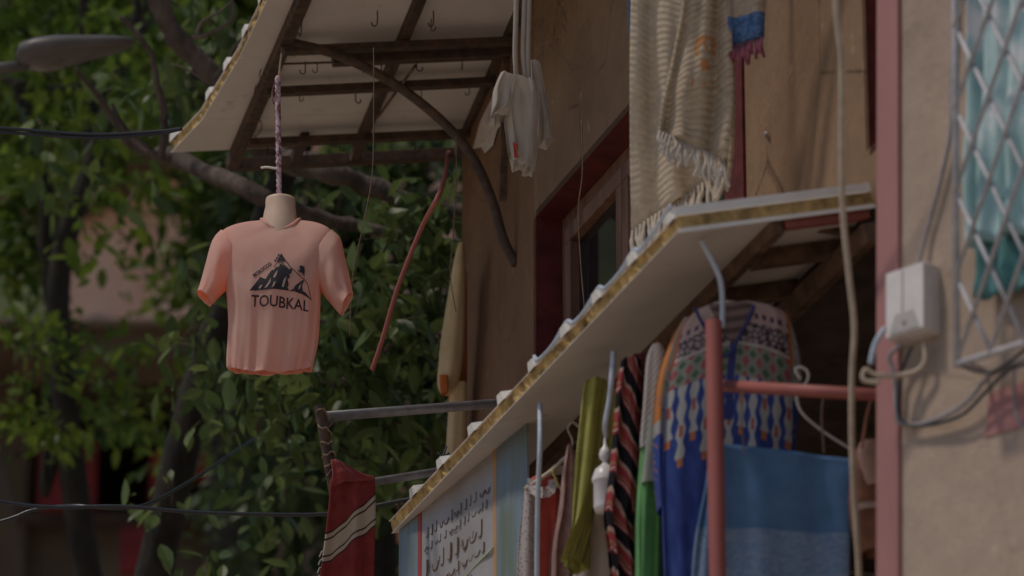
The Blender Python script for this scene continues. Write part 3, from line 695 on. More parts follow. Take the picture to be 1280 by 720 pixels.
# ------------------------------------------------------------------ pipe rack with the red striped textile
rk = thing('pipe_rack', 'grey steel pipe rack jutting from the wall below the mannequin', 'pipe rack', D(640, 540, 20.2))
ea = D(403, 521, 19.6); wa = W1.at(655, 500, -.02); wb = W1.at(650, 572, -.02); eb2 = D(415, 611, 19.55)
G().tube([ea, D(640, 503, 20.3), wa], .0195, 14).build('arm', M['pipe'], rk, smooth=True)
G().tube([eb2, D(556, 588, 20.0), wb], .0165, 14).build('arm', M['pipe'], rk, smooth=True)
top_ = D(399, 507, 19.6)
g = G(); pth = [D(419, 622, 19.55), D(409, 565, 19.57), top_]; g.tube(pth, .021, 14, caps=False); g.tube(list(reversed(pth)), .016, 14, caps=False); g.build('front_bar', M['rust'], rk, smooth=True)
g = G(); rr = random.Random(11)
for k in range(7):
    c = lerp(D(401, 520, 19.57), D(417, 612, 19.55), k / 6); g.tube([c + V((.026 * math.cos(t) + .008, .028 * math.sin(t), .02 * math.sin(t * .5 + k) + rr.uniform(-.01, .01))) for t in [k2 * .55 for k2 in range(13)]], .003, 5)
g.build('binding_wire', M['twine'], rk)
g = G(); rr = random.Random(2)
for k in range(9):
    c = D(562, 578, 19.9); g.tube([c + V((rr.uniform(-.05, .05), rr.uniform(-.05, .05), rr.uniform(-.05, .05))) for _ in range(6)], .004, 5)
g.build('wire_tangle', M['cable'], rk)
m = Mat('red_striped_weave', .95, .1); u, v = m.uv(); n_ = m.noise(24, 4)
pos = v + u * .30 - .05
def band(x, a, b): return (x > a) * (x < b)
wh = band(pos, .37, .60); dk = band(pos, .41, .425).max(band(pos, .54, .555)).max(band(pos, .365, .38)).max(band(pos, .59, .605))
m.bump(m.noise(240, 2), .5, .003)
M['stripe'] = m.done(m.mix(dk, m.mix(wh, m.mix(m.ramp(n_, .3, .7), (.22, .035, .035), (.29, .055, .05)), (.52, .43, .33)), (.07, .03, .03)), .1)
tx = thing('striped_textile', 'red textile with cream and black diagonal stripes hung on the pipe rack', 'textile', D(435, 720, 19.5))
g = sheetcloth([(D(414, 600, 19.50), D(468, 594, 19.62)), (D(411, 640, 19.50), D(469, 640, 19.6)), (D(405, 690, 19.5), D(468, 690, 19.6)), (D(396, 760, 19.5), D(466, 770, 19.6))], 30, 1.6, .018, 3)
fixn(g.build('drape', M['stripe'], tx, smooth=True, solid=.006))
m2 = fabric('red_weave', (.30, .055, .05), .2, 20, 240)
g = sheetcloth([(D(414, 574, 19.5), D(430, 578, 19.55)), (D(416, 590, 19.48), D(448, 590, 19.56)), (D(414, 606, 19.48), D(469, 598, 19.6))], 16, 1.3, .01, 5)
fixn(g.build('folded_corner', m2, tx, smooth=True, solid=.006))
g = G()
for i in range(6):
    y = 688 + i * 10; p = D(406 - i * 1.2, y, 19.49); g.tube([p, p + V((-.012, -.01, -.008)), p + V((-.02, -.012, -.03))], .002, 4)
g.build('fringe', M['white'], tx)

# ------------------------------------------------------------------ cream hooded garment at the wall's far edge
m = fabric('cream_wool', (.66, .50, .28), .12, 10, 200, .2)
cr = thing('hooded_garment', 'cream garment with rust orange lining hanging at the far edge of the mud wall', 'garment', D(565, 600, 22.2))
g = ringcloth([(308, 573, 580), (330, 567, 581), (370, 560, 581), (420, 552, 580), (450, 549, 578), (478, 547, 572), (490, 551, 560)], 32, .05, 3, .006, 4, 22.2)
fixn(g.build('hood', m, cr, smooth=True, solid=.004))
M['orange'] = fabric('rust_orange_cloth', (.50, .15, .04), .25, 14, 200, .2)
g = ringcloth([(340, 568, 584), (400, 566, 584), (470, 561, 584), (600, 562, 582)], 28, .03, 4, .005, 6, 22.32); fixn(g.build('lining', M['orange'], cr, smooth=True))
g = ringcloth([(470, 549, 560), (488, 550, 561), (493, 552, 557)], 20, .02, 2, .002, 6, 22.14); fixn(g.build('tip', M['orange'], cr, smooth=True))
g = ringcloth([(480, 563, 584), (540, 559, 583), (620, 555, 584), (660, 555, 584)], 28, .035, 3, .006, 9, 22.24); fixn(g.build('skirt', m, cr, smooth=True))

# ------------------------------------------------------------------ small white shirt tied under the upper awning
ws = thing('white_shirt', 'small white cotton shirt with a red print hung by its ties against the wall', 'shirt', D(655, 215, 19.6))
M['linen'] = fabric('white_linen', (.52, .45, .38), .1, 10, 240, .25)
WD = 19.7
def shp(rows, nm, dd, th, f=3, a=.008, sd=0): fixn(ringcloth(rows, 36, th, f, a, sd, dd).build(nm, M['linen'], ws, smooth=True))
shp([((98, 104), 636, 668), ((116, 118), 630, 672), (145, 632, 673), (172, 635, 672), ((192, 200), 637, 668), ((203, 217), 639, 663)], 'body', WD, .05, 4, .017, 1)
shp([(78, 662, 674), (110, 663, 680), (150, 666, 687), ((186, 176), 666, 691)], 'back_panel', WD + .1, .03, 3, .013, 2)
shp([((92, 100), 626, 645), ((112, 116), 618, 642), ((132, 138), 615, 638), ((154, 146), 612, 628)], 'sleeve', WD - .03, .04, 4, .013, 3)
for x0, x1 in ((645, 647), (655, 659), (661, 662)): G().tube(dpath([(x0 + 2, -60), (x0, 20), (x0 - 1, 70), (x1, 110)], WD), .010, 6).build('tie', M['linen'], ws, smooth=True)
g = G(); g.add([D(641, 178, WD - .062), D(647, 180, WD - .062), D(648, 196, WD - .062), D(643, 198, WD - .062), D(641, 178, WD - .04), D(647, 180, WD - .04), D(648, 196, WD - .04), D(643, 198, WD - .04)], [(0, 1, 2, 3), (0, 1, 5, 4), (1, 2, 6, 5), (2, 3, 7, 6), (3, 0, 4, 7)])
g.build('red_mark', fabric('red_mark', (.42, .06, .04)), ws)
tw = thing('twig_tangle', 'tangle of dry twigs and wire against the mud wall under the eaves', 'twigs', W2.at(690, 60))
rr = random.Random(21)
for k in range(16):
    x, y = rr.uniform(655, 712), rr.uniform(20, 88); p = [(x, y)]
    for _ in range(3): x += rr.uniform(2, 16); y += rr.uniform(-14, 12); p.append((x, y))
    G().tube(smooth_path([W2.at(a_, b_, .02 + rr.uniform(0, .04)) for a_, b_ in p], 5), .0022, 4).build('twig', M['twine'], tw)

# ------------------------------------------------------------------ blankets hung in front of the window
def ribbed(name, c, n, tilt, dark=.55):
    m = Mat(name, .95, .1); u, v = m.uv(); ns = m.noise(30, 4); nb = m.noise(7, 3)
    wv = ((v * n + u * tilt + nb * .9) * 6.283).sin(); f = m.ramp(wv, .3, 1.0) * m.ramp(m.noise(16, 4), .38, .62)
    m.bump(wv * -.35 + m.noise(180, 3) * .7 + ns * .5, .5, .006)
    return m, m.mix(f * .7, m.mix(m.ramp(ns, .3, .7), tuple(x * .85 for x in c), tuple(x * 1.12 for x in c)), tuple(x * dark for x in c)), u, v
BD = W2.at(850, 150, .16); bd_ = depth(BD)
m, col, u, v = ribbed('cream_blanket_weave', (.56, .455, .335), 52, -4, .84); M['blanket'] = m.done(col, .1)
bl = thing('fringed_blanket', 'cream woven blanket with a knotted fringe hanging in front of the red window', 'blanket', D(840, 300, 18.35))
g = sheetcloth([(D(791, -160, 18.5), D(884, -160, 18.35)), (D(790, -20, 18.5), D(886, -20, 18.35)), (D(788, 100, 18.5), D(889, 80, 18.35)), (D(788, 200, 18.5), D(893, 150, 18.35)), (D(789, 292, 18.5), D(905, 213, 18.3))], 48, 1.7, .026, 8)
fixn(g.build('weave', M['blanket'], bl, smooth=True, solid=.012))
M['fringe'] = fabric('cream_yarn', (.54, .46, .37), .2, 40, 300, .1)
rr = random.Random(4)
for i in range(24):
    t = (i + .5) / 24; p = lerp(D(789, 291, 18.49), D(905, 214, 18.3), t); k_ = rr.uniform(.7, 1.1); L = .125 * k_ * (1.35 if t < .15 else 1)
    q = [p + V((0, 0, .008)), p + V((rr.uniform(-.006, .006), -.008, -L * .3)), p + V((rr.uniform(-.012, .012), -.01, -L * .65)), p + V((rr.uniform(-.02, .02), -.005, -L))]
    G().tube(smooth_path(q, 4), [.006] * 4 + [.0085] * 5 + [.008] * 3 + [.004], 7).build('tassel', M['fringe'], bl, smooth=True)
m, col, u, v = ribbed('ribbed_blanket_weave', (.48, .38, .27), 40, 2.5, .45)
or_ = band(u, .36, .74) * band(v, .60, .78) * (m.noise(26, 2, (1, 1, .5), uv=False) > .53); M['blanket2'] = m.done(m.mix(or_ * .75, col, (.50, .19, .06)), .1)
b2 = thing('ribbed_blanket', 'folded ribbed beige blanket with orange stitching and pale fringe', 'blanket', D(870, 215, 18.2))
g = sheetcloth([(D(866, -160, 18.22), D(912, -160, 18.2)), (D(856, -10, 18.22), D(914, -10, 18.2)), (D(842, 70, 18.22), D(915, 60, 18.2)), (D(829, 130, 18.22), D(916, 130, 18.18)), (D(824, 166, 18.22), D(908, 204, 18.18))], 44, 1.6, .026, 12)
fixn(g.build('weave', M['blanket2'], b2, smooth=True, solid=.014))
g = sheetcloth([(D(905, -160, 18.3), D(916, -160, 18.3)), (D(908, 60, 18.3), D(917, 60, 18.26)), (D(905, 160, 18.3), D(916, 180, 18.26)), (D(903, 212, 18.3), D(909, 240, 18.26))], 10, 1.1, .012, 2)
fixn(g.build('fold', M['blanket2'], b2, smooth=True, solid=.012))
M['fringe2'] = fabric('pale_yarn', (.52, .455, .39), .15, 40, 300, .15)
for i in range(20):
    t = (i + .3) / 20; p = lerp(D(824, 166, 18.2), D(908, 204, 18.16), t); L = rr.uniform(.07, .115)
    q = [p + V((0, 0, .008)), p + V((rr.uniform(-.01, .01), -.01, -L * .35)), p + V((rr.uniform(-.014, .014), -.012, -L * .7)), p + V((rr.uniform(-.02, .02), -.006, -L))]
    G().tube(smooth_path(q, 4), [.005] * 3 + [.0075] * 6 + [.007] * 3 + [.004], 7).build('tassel', M['fringe2'], b2, smooth=True)
m, col, u, v = ribbed('striped_shawl_weave', (.46, .37, .28), 14, 1, .5); M['shawl'] = m.done(m.mix((v > .83) * 1., col, m.mix(m.ramp(m.noise(60, 2), .4, .6), (.06, .12, .27), (.13, .22, .40))), .1)
b3 = thing('blue_edged_shawl', 'beige ribbed shawl with a blue border and wine red fringe', 'shawl', D(935, 85, 18.2))
g = sheetcloth([(D(908, -160, 18.2), D(957, -160, 18.15)), (D(908, -40, 18.2), D(957, -40, 18.15)), (D(912, 62, 18.2), D(954, 47, 18.15))], 18, 1.2, .012, 3)
fixn(g.build('weave', M['shawl'], b3, smooth=True, solid=.012))
M['wine'] = fabric('wine_yarn', (.22, .06, .085), .3, 40, 300, .1)
for i in range(10):
    p = lerp(D(914, 60, 18.19), D(952, 48, 18.14), i / 9); L = rr.uniform(.05, .10)
    G().tube([p + V((0, 0, .006)), p + V((rr.uniform(-.005, .005), -.008, -L * .5)), p + V((rr.uniform(-.012, .012), -.006, -L))], [.006, .009, .005], 6).build('tassel', M['wine'], b3, smooth=True)
b4 = thing('blue_shawl', 'narrow blue and beige shawl half hidden behind the fringed blanket', 'shawl', D(790, 100, 18.6))
m = Mat('blue_beige_weave', .95, .1); u, v = m.uv(); f = (u + m.noise(9, 2) * .5) < .68
M['shawl2'] = m.done(m.mix(f, (.44, .36, .30), (.10, .155, .28)), .1)
g = sheetcloth([(D(786, -160, 18.6), D(806, -160, 18.6)), (D(785, 0, 18.6), D(806, 0, 18.6)), (D(788, 60, 18.6), D(804, 60, 18.6)), (D(792, 108, 18.6), D(800, 112, 18.6))], 12, 1, .008, 1); fixn(g.build('weave', M['shawl2'], b4, smooth=True, solid=.01))
# rail carrying the blankets, above the frame
rl = thing('blanket_rail', 'rusty rail on the wall carrying the blankets', 'rail', D(860, -170, 18.4))
G().tube([D(770, -158, 18.55), D(975, -158, 18.15)], .02, 10).build('bar', M['rust'], rl, smooth=True)
for x, d_ in ((778, 18.53), (968, 18.17)):
    p = D(x, -158, d_); q = p - W2.n * ((p - W2.p).dot(W2.n) + .02); G().tube([p, q], .014, 8).build('bracket', M['rust'], rl)
# screw eye on the wall
one(G().tube([W2.at(957, 166, -.01), W2.at(957, 166, .012), W2.at(959, 168, .014)], .007, 6).build('wall_screw', M['grey_cable']), 'small screw sticking out of the mud wall beside the shawl', 'screw')

# ------------------------------------------------------------------ things hanging in the shop
# patterned kaftan
KD = 17.55
m = Mat('kaftan_print', .8, .2); u, v = m.uv()
arch = (u - .5).abs() * .10                        # bands droop towards the shoulders
vv = v - arch + .03
blue = m.mix(m.ramp(m.noise(5, 2, (6, 6, .3)), .35, .65), (.035, .06, .24), (.06, .10, .34))
pink = (.50, .36, .33); purple = m.mix(m.voro(48, feat='DISTANCE_TO_EDGE') > .10, (.055, .035, .05), (.34, .28, .29))
green = m.mix(((u * 9.).frac() - .5).abs() + ((vv * 22.).frac() - .5).abs() * .6 < .26, (.26, .28, .24), (.38, .10, .11))
green = m.mix((((u * 9. + .5).frac() - .5).abs() + ((vv * 22. + .5).frac() - .5).abs() < .3), green, (.10, .16, .10))
dots = m.mix((((u * 15.).frac() - .5).abs() < .25) * band(vv, .062, .078), pink, (.09, .06, .12))
ux = ((u * 11.).frac() - .5).abs()
alt = ((u * 5.5).frac() > .5) * .07
edge = vv - alt
wob = ((vv * 95. + (u * 5.5).frac() * 3.).sin() * .10) + .29
drop = (ux < wob) * (edge < .40) * 1.
dcol = m.mix((ux < .14) * band(edge, .30, .335), (.46, .46, .44), (.42, .12, .10))
c = m.mix(drop, blue, dcol)
c = m.mix(ux.__lt__(.2) * band(edge, .40, .425), c, (.55, .20, .07))
c = m.mix(vv < .25, c, green); c = m.mix(band(vv, .15, .16), c, (.46, .43, .38)); c = m.mix(vv < .15, c, purple); c = m.mix(vv < .09, c, dots); c = m.mix(((u - .5).abs() > .46) * (v < .2), c, (.50, .17, .06))
c = m.mix(((u - .5).abs() < .03) * (v < .36), c, (.05, .06, .22))
c = m.mix((u - .5).abs() < (v * -2.1 + .29), c, m.mix((v * 30.).frac() < .5, (.12, .085, .08), (.24, .17, .16)))
m.bump(m.noise(200, 2), .25, .002); M['kaftan'] = m.done(c, .12)
kf = thing('kaftan', 'blue kaftan with a patterned yoke of pink, grey green and white drops', 'kaftan', D(900, 720, KD))
g = ringcloth([((393, 383), 868, 946), ((402, 388), 858, 974), ((416, 400), 849, 987), ((445, 436), 842, 991), (480, 832, 992), (540, 828, 992), (600, 826, 990), (680, 828, 992), (800, 832, 996)], 72, .075, 6, .009, 5, KD)
kb = fixn(g.build('body', M['kaftan'], kf, smooth=True))
m = Mat('kaftan_sleeve_print', .8, .2); u, v = m.uv(); vo = m.voro(38); f1 = vo < .28; base_ = m.mix((v > .62) * 1., (.38, .38, .36), (.05, .08, .28))
M['ksleeve'] = m.done(m.mix(f1, m.mix((u < .2) * (v < .55), base_, (.55, .21, .06)), (.40, .16, .15)), .12)
g = ringcloth([(404, 852, 868), (430, 838, 862), (480, 822, 858), (530, 818, 856), (590, 818, 852), (640, 822, 848)], 40, .06, 3, .008, 6, KD + .05); fixn(g.build('sleeve', M['ksleeve'], kf, smooth=True))
g = ringcloth([(400, 968, 986), (430, 974, 996), (470, 972, 1002), (520, 968, 998), (575, 965, 994)], 40, .06, 3, .008, 7, KD + .05); fixn(g.build('sleeve', M['ksleeve'], kf, smooth=True))
G().tube(dpath([(868, 384), (880, 408), (905, 446), (930, 410), (943, 381)], KD - .085), .006, 6).build('neck_trim', fabric('navy_trim', (.05, .06, .20)), kf, smooth=True)
g = ringcloth([(386, 882, 936), (400, 884, 934), (430, 896, 920)], 24, .02, 2, .002, 3, KD + .02); fixn(g.build('inner_back', fabric('pink_lining', (.34, .25, .24)), kf, smooth=True))
G().tube(dpath([(852, 412), (905, 378), (982, 402)], KD), .008, 6).build('hanger', M['white'], kf, smooth=True)
def wire(pts, d, label, r=.0085): return one(G().tube(dpath(pts, d, 6), r, 8).build('hanging_wire', M['blue_wire'], smooth=True), label, 'wire', )
wire([(876, 300, 17.32), (886, 318), (899, 345), (903, 372), (903, 410)], 17.33, 'pale blue hook wire between the lower awning and the red pole', .0095)
wire([(767, 440, 18.05), (765, 470), (762, 500), (757, 530), (758, 545, 18.05)], 18.0, 'pale blue hook wire hanging above the white lantern', .0105)
wire([(675, 505, 18.62), (675, 560), (672, 640), (671, 800)], 18.5, 'long straight pale blue wire hanging in front of the red dress', .0095)

# red pole and rail
rp = thing('red_rail', 'red painted pole and cross rail of the clothes stand', 'clothes rail', D(892, 720, 17.2))
pt = D(892, 402, 17.22)
g = G(); pth = [V((pt.x, pt.y, GZ - .05)), V((pt.x, pt.y, pt.z))]; g.tube(pth, .0285, 18, caps=False); g.tube(list(reversed(pth)), .024, 18, caps=False); g.build('pole', M['redpole'], rp, smooth=True)
G().tube([D(898, 482, 17.22), D(1103, 494, 16.72)], .021, 14).build('cross_rail', M['redpole'], rp, smooth=True)

# blue towel
m = Mat('two_tone_blue_terry', .95, .1); u, v = m.uv(); n_ = m.noise(45, 4, (1, 1, 2.2))
c = m.mix((v + m.noise(4, 2) * .02) > .43, m.mix(m.ramp(m.noise(10, 3), .3, .7), (.085, .165, .30), (.11, .21, .38)), m.mix(m.ramp(n_, .35, .65), (.13, .22, .36), (.25, .32, .43)))
m.bump(m.noise(180, 3), .7, .004); M['towel'] = m.done(c, .1)
tw = thing('blue_towel', 'two tone blue towel hanging from the cross rail', 'towel', D(980, 720, 17.12))
g = sheetcloth([(D(898, 553, 17.16), D(1066, 574, 17.05)), (D(897, 600, 17.15), D(1065, 612, 17.05)), (D(896, 680, 17.14), D(1062, 690, 17.05)), (D(894, 800, 17.14), D(1060, 800, 17.05))], 40, 1.7, .012, 9)
fixn(g.build('terry', M['towel'], tw, smooth=True, solid=.012))
g = sheetcloth([(D(888, 556, 17.27), D(902, 556, 17.25)), (D(884, 600, 17.27), D(902, 600, 17.25)), (D(868, 690, 17.27), D(898, 690, 17.25)), (D(862, 800, 17.27), D(898, 800, 17.25))], 12, 1.2, .012, 9)
fixn(g.build('back_fold', M['towel'], tw, smooth=True, solid=.012))
for x in (930, 1030): G().tube(dpath([(x, 484 + (x - 900) * .06), (x - 3, 520), (x, 566)], 17.1), .003, 5).build('hanging_loop', M['twine'], tw)
# leather bag
lb = thing('leather_bag', 'brown leather shoulder bag hanging beside the rose wall edge', 'bag', D(1085, 690, 17.0))
g = ringcloth([(560, 1072, 1108), (575, 1066, 1112), (610, 1062, 1114), (650, 1062, 1114), (678, 1068, 1112), (692, 1078, 1106)], 36, .05, 2, .004, 3, 17.0); b_ = fixn(g.build('pouch', M['leather'], lb, smooth=True))
g = ringcloth([(556, 1074, 1106), (575, 1070, 1110), (605, 1076, 1108), (612, 1082, 1104)], 30, .058, 1, .002, 5, 16.99); fixn(g.build('flap', plain('pale_leather', (.33, .20, .15), .55, .2), lb, smooth=True))
g = ringcloth([(634, 1070, 1112), (642, 1070, 1112)], 30, .06, 1, .001, 5, 16.985); fixn(g.build('band', plain('pale_leather_band', (.36, .25, .2), .55, .2), lb, smooth=True))
G().tube(dpath([(1078, 560), (1084, 520), (1094, 493), (1102, 525), (1104, 560)], 16.95), .006, 6).build('strap', M['leather'], lb, smooth=True)
# white hanger behind the towel
hg = thing('wire_hanger', 'empty white wire hanger on the red cross rail', 'hanger', D(1030, 530, 17.5))
G().tube(dpath([(1001, 474), (994, 462), (1002, 459), (1010, 466), (1008, 478), (998, 486), (996, 500), (1004, 518), (1030, 540), (1066, 563)], 17.25), .0045, 6).build('wire', M['white'], hg, smooth=True)
# green garment
gg_ = thing('green_garment', 'bright green garment with a white striped shoulder beside the kaftan', 'garment', D(810, 720, 17.75))
M['greencloth'] = fabric('green_cotton', (.15, .38, .13), .2, 8, 220, .2)
m = Mat('white_stripe_knit', .9, .1); u, v = m.uv(); M['wstripe'] = m.done(m.mix((v * 14. + u * 4.).frac() > .5, (.56, .54, .50), (.42, .36, .33)), .15)
fixn(ringcloth([(435, 814, 828), (450, 808, 834), (500, 804, 834), (545, 800, 832), (562, 800, 828)], 32, .05, 3, .006, 1, 17.7).build('shoulder', M['wstripe'], gg_, smooth=True))
fixn(ringcloth([(556, 802, 822), (600, 798, 828), (660, 795, 828), (720, 795, 826), (800, 793, 826)], 40, .05, 4, .012, 2, 17.72).build('sleeve', M['greencloth'], gg_, smooth=True))
fixn(ringcloth([(520, 812, 822), (570, 806, 820), (605, 802, 824)], 20, .03, 2, .004, 2, 17.66).build('cuff', fabric('grey_green_knit', (.30, .32, .27)), gg_, smooth=True))
# red and black striped scarf
m = Mat('red_black_stripe', .9, .1); u, v = m.uv(); ph = (v * 7. + u * -1.1 + m.noise(6, 2) * .5).frac()
c = m.mix(ph < .4, (.36, .055, .06), (.02, .018, .022)); c = m.mix(band(ph, .4, .52), c, (.45, .30, .24)); c = m.mix(band(ph, .75, .82), c, (.30, .18, .10)); c = m.mix(band(ph, .9, .94), c, (.45, .40, .38)); M['rb'] = m.done(c, .12)
sf = thing('striped_scarf', 'red, black and cream striped scarf hanging between the lantern and the green garment', 'scarf', D(780, 720, 18.2))
fixn(ringcloth([(452, 778, 800), (480, 772, 800), (530, 768, 798), (580, 764, 798), (630, 758, 796), (655, 758, 790), (700, 764, 798), (800, 770, 802)], 44, .05, 4, .016, 3, 17.95).build('length', M['rb'], sf, smooth=True))
fixn(ringcloth([(445, 790, 806), (480, 788, 806), (540, 790, 804), (620, 788, 802)], 24, .03, 2, .006, 6, 18.05).build('back_length', fabric('wine_cloth', (.20, .04, .05)), sf, smooth=True))
# chartreuse shawl
cs_ = thing('chartreuse_shawl', 'yellow green shawl hanging behind the white lantern', 'shawl', D(740, 720, 18.6))
M['chart'] = fabric('chartreuse_wool', (.40, .37, .09), .2, 10, 200, .2)
fixn(ringcloth([(478, 732, 758), (490, 728, 760), (530, 724, 756), (590, 718, 750), ((655, 640), 716, 742), ((695, 668), 715, 732), ((716, 700), 715, 722)], 48, .05, 4, .018, 5, 18.3).build('front_length', M['chart'], cs_, smooth=True))
fixn(ringcloth([(490, 745, 775), (560, 742, 776), (640, 736, 776), (690, 738, 772), (800, 742, 770)], 36, .03, 4, .014, 8, 18.5).build('back_length', M['chart'], cs_, smooth=True))
wl = fixn(ringcloth([(630, 730, 764), (660, 722, 770), (700, 718, 774), (800, 714, 778)], 44, .045, 5, .012, 7, 18.42).build('white_dress', M['linen'], smooth=True)); one(wl, 'plain off white dress showing below the yellow green shawl', 'dress')
# lantern
ln = thing('lantern', 'white enamel lantern with a ball finial hanging among the shawls', 'lantern', D(757, 640, 18.05))
px_ = 18.05 / FPX; c = D(757, 640, 18.05)
fixn(G().lathe(c, [(.01 * 0 + .0, 0), (13 * px_, 0), (15 * px_, 6 * px_), (15 * px_, 38 * px_), (17 * px_, 40 * px_)], 20).build('body', M['ceramic'], ln, smooth=True))
fixn(G().lathe(c, [(17 * px_, 40 * px_), (17 * px_, 44 * px_), (13 * px_, 56 * px_), (6 * px_, 62 * px_), (3 * px_, 66 * px_)], 20).build('lid', M['ceramic'], ln, smooth=True))
fixn(G().lathe(c, [(3 * px_, 66 * px_), (7 * px_, 71 * px_), (8 * px_, 77 * px_), (6 * px_, 83 * px_), (2.5 * px_, 88 * px_), (1.5 * px_, 100 * px_)], 16).build('finial', M['ceramic'], ln, smooth=True))
# dusty pink knit, red dress
dp = ringcloth([(560, 709, 716), (590, 704, 722), (640, 699, 723), ((696, 690), 690, 722), (800, 688, 722)], 44, .05, 4, .014, 3, 18.55)
one(fixn(dp.build('pink_knit', fabric('dusty_pink_knit', (.34, .19, .165), .25, 30, 120, .1), smooth=True)), 'dusty pink knitted wrap between the red dress and the yellow green shawl', 'wrap')
rd_ = thing('red_dress', 'red dress with a white scalloped lace collar and white sleeve', 'dress', D(675, 720, 18.75))
M['redcloth'] = fabric('coral_red_cloth', (.55, .10, .075), .15, 10, 200, .12)
m = Mat('white_lace', .95, .1); f = m.voro(70) < .32; M['lace'] = m.done(m.mix(f, (.58, .52, .49), (.36, .25, .24)), .15)
fixn(ringcloth([(600, 664, 692), (620, 656, 700), (660, 658, 700), (720, 660, 702), (800, 658, 706)], 44, .055, 4, .009, 2, 18.75).build('body', M['redcloth'], rd_, smooth=True))
fixn(ringcloth([(610, 656, 668), (640, 652, 668), (690, 647, 670), (760, 645, 672)], 28, .045, 3, .009, 4, 18.7).build('sleeve', M['lace'], rd_, smooth=True))
g = G(); n = 24; cen = D(678, 614, 18.66); r0 = 18 * 18.68 / FPX
aa = [math.pi * (.92 + 1.16 * k / 40) for k in range(41)]
g.grid([[cen + V((math.cos(a_) * r0 * f * (1 + (.07 * abs(math.sin(7 * a_)) if f > .9 else 0)), -.028 * (1 - abs(math.cos(a_))) - .012, math.sin(a_) * r0 * f * 1.25 * (1 + (.07 * abs(math.sin(7 * a_)) if f > .9 else 0)) + .03)) for a_ in aa] for f in (.42, .7, 1.0)])
fixn(g.build('lace_collar', M['lace'], rd_, solid=.004))
hg = thing('wooden_hanger', 'pale wooden hanger holding the red dress', 'hanger', D(690, 590, 18.66))
G().tube(dpath([(656, 612), (690, 588), (712, 570), (734, 585)], 18.66), .008, 6).build('shoulder_bar', M['cream_cable'], hg, smooth=True)
G().tube(dpath([(712, 572), (716, 552), (710, 536), (716, 528), (724, 534)], 18.66), .005, 6).build('hook', M['cream_cable'], hg, smooth=True)
G().tube(dpath([(690, 588), (698, 606), (703, 614)], 18.62), .005, 6).build('strut', plain('yellow_plastic', (.42, .33, .10)), hg, smooth=True)

# ------------------------------------------------------------------ banner under the far end of the lower awning
BP = L2(FAR2 - .02, WID2 - .015, -.01); bdir = V((math.sin(R(24)), -math.cos(R(24)), 0)); bn = V((-math.cos(R(24)), -math.sin(R(24)), 0))
def bz(x, y, o=0.): return hit(x, y, BP + bn * o, bn)
def bq(t, z, o=0.): q = BP + bdir * t + bn * o; return V((q.x, q.y, z))
def btz(x, y): p = bz(x, y); return (p - BP).dot(bdir), p.z
ban = thing('shop_banner', 'printed shop banner with Arabic style lettering and a blue landscape edge under the awning', 'banner', bz(580, 760))
tl0 = btz(500, 690)[0]; tl1 = btz(660, 620)[0]; ztop = lambda t: L2(0, 0).z
zb0 = btz(660, 720)[1] - .35
def under(t):                                      # height of the awning underside above this spot of the banner
    q = bq(t, 0); s_ = (q - A).dot(W2.d); o_ = (q - A).dot(W2.n); k_ = AO2.z / AO2.dot(W2.n); return A.z + o_ * k_ - .004
def bstrip(t0, t1, mat, o, name, zt=None):
    g = G(); n = 14; rr_ = []
    for i in range(n + 1):
        t = lerp(t0, t1, i / n); zz = under(t) if zt is None else zt; wv = .004 * math.sin(t * 19)
        rr_.append([bq(t, zb0, o + wv), bq(t, lerp(zb0, zz, .5), o + wv * 1.5), bq(t, zz, o + wv * .4)])
    g.grid(rr_); return g.build(name, mat, ban, solid=.001 if o else .003)
M['vinyl'] = plain('grey_white_vinyl', (.33, .31, .305), .5, .1, 5, .05, 20)
M['vblue'] = plain('pale_blue_vinyl', (.25, .33, .42), .5, .2, 4, .05, 20)
m = Mat('landscape_vinyl', .5, .3); f = m.ramp(m.noise(5, 5, (3, 3, .6)), .4, .62); M['land'] = m.done(m.mix(f, (.18, .235, .285), (.15, .18, .14)))
M['vred'] = plain('red_rule', (.34, .05, .05), .5, .1); M['vora'] = plain('orange_rule', (.45, .24, .10), .5, .1); M['brown_ink'] = plain('brown_ink', (.17, .12, .085), .6, .2); M['black_ink'] = plain('dark_ink', (.13, .115, .115), .6, .2); M['vgreen'] = plain('pale_green_vinyl', (.33, .40, .26), .5, .15, 6, .05)
bstrip(tl0, tl1, M['vinyl'], 0, 'sheet')
def tt(x, y): return btz(x, y)[0]
bstrip(tl0 + .002, tt(523, 690), M['land'], .004, 'landscape'); bstrip(tt(523, 690), tt(527, 700), M['vred'], .0045, 'red_rule')
bstrip(tt(617, 660), tt(621, 660), M['vora'], .0045, 'orange_rule'); bstrip(tt(621, 660), tl1 - .002, M['land'], .004, 'landscape')
def ink(pts, r, mat): 
    n = len(pts); g = G(); L = [bz(x, y, .0045) for x, y in pts]; g.tube(smooth_path(L, 4), r, 4); g.build('lettering', mat, ban)
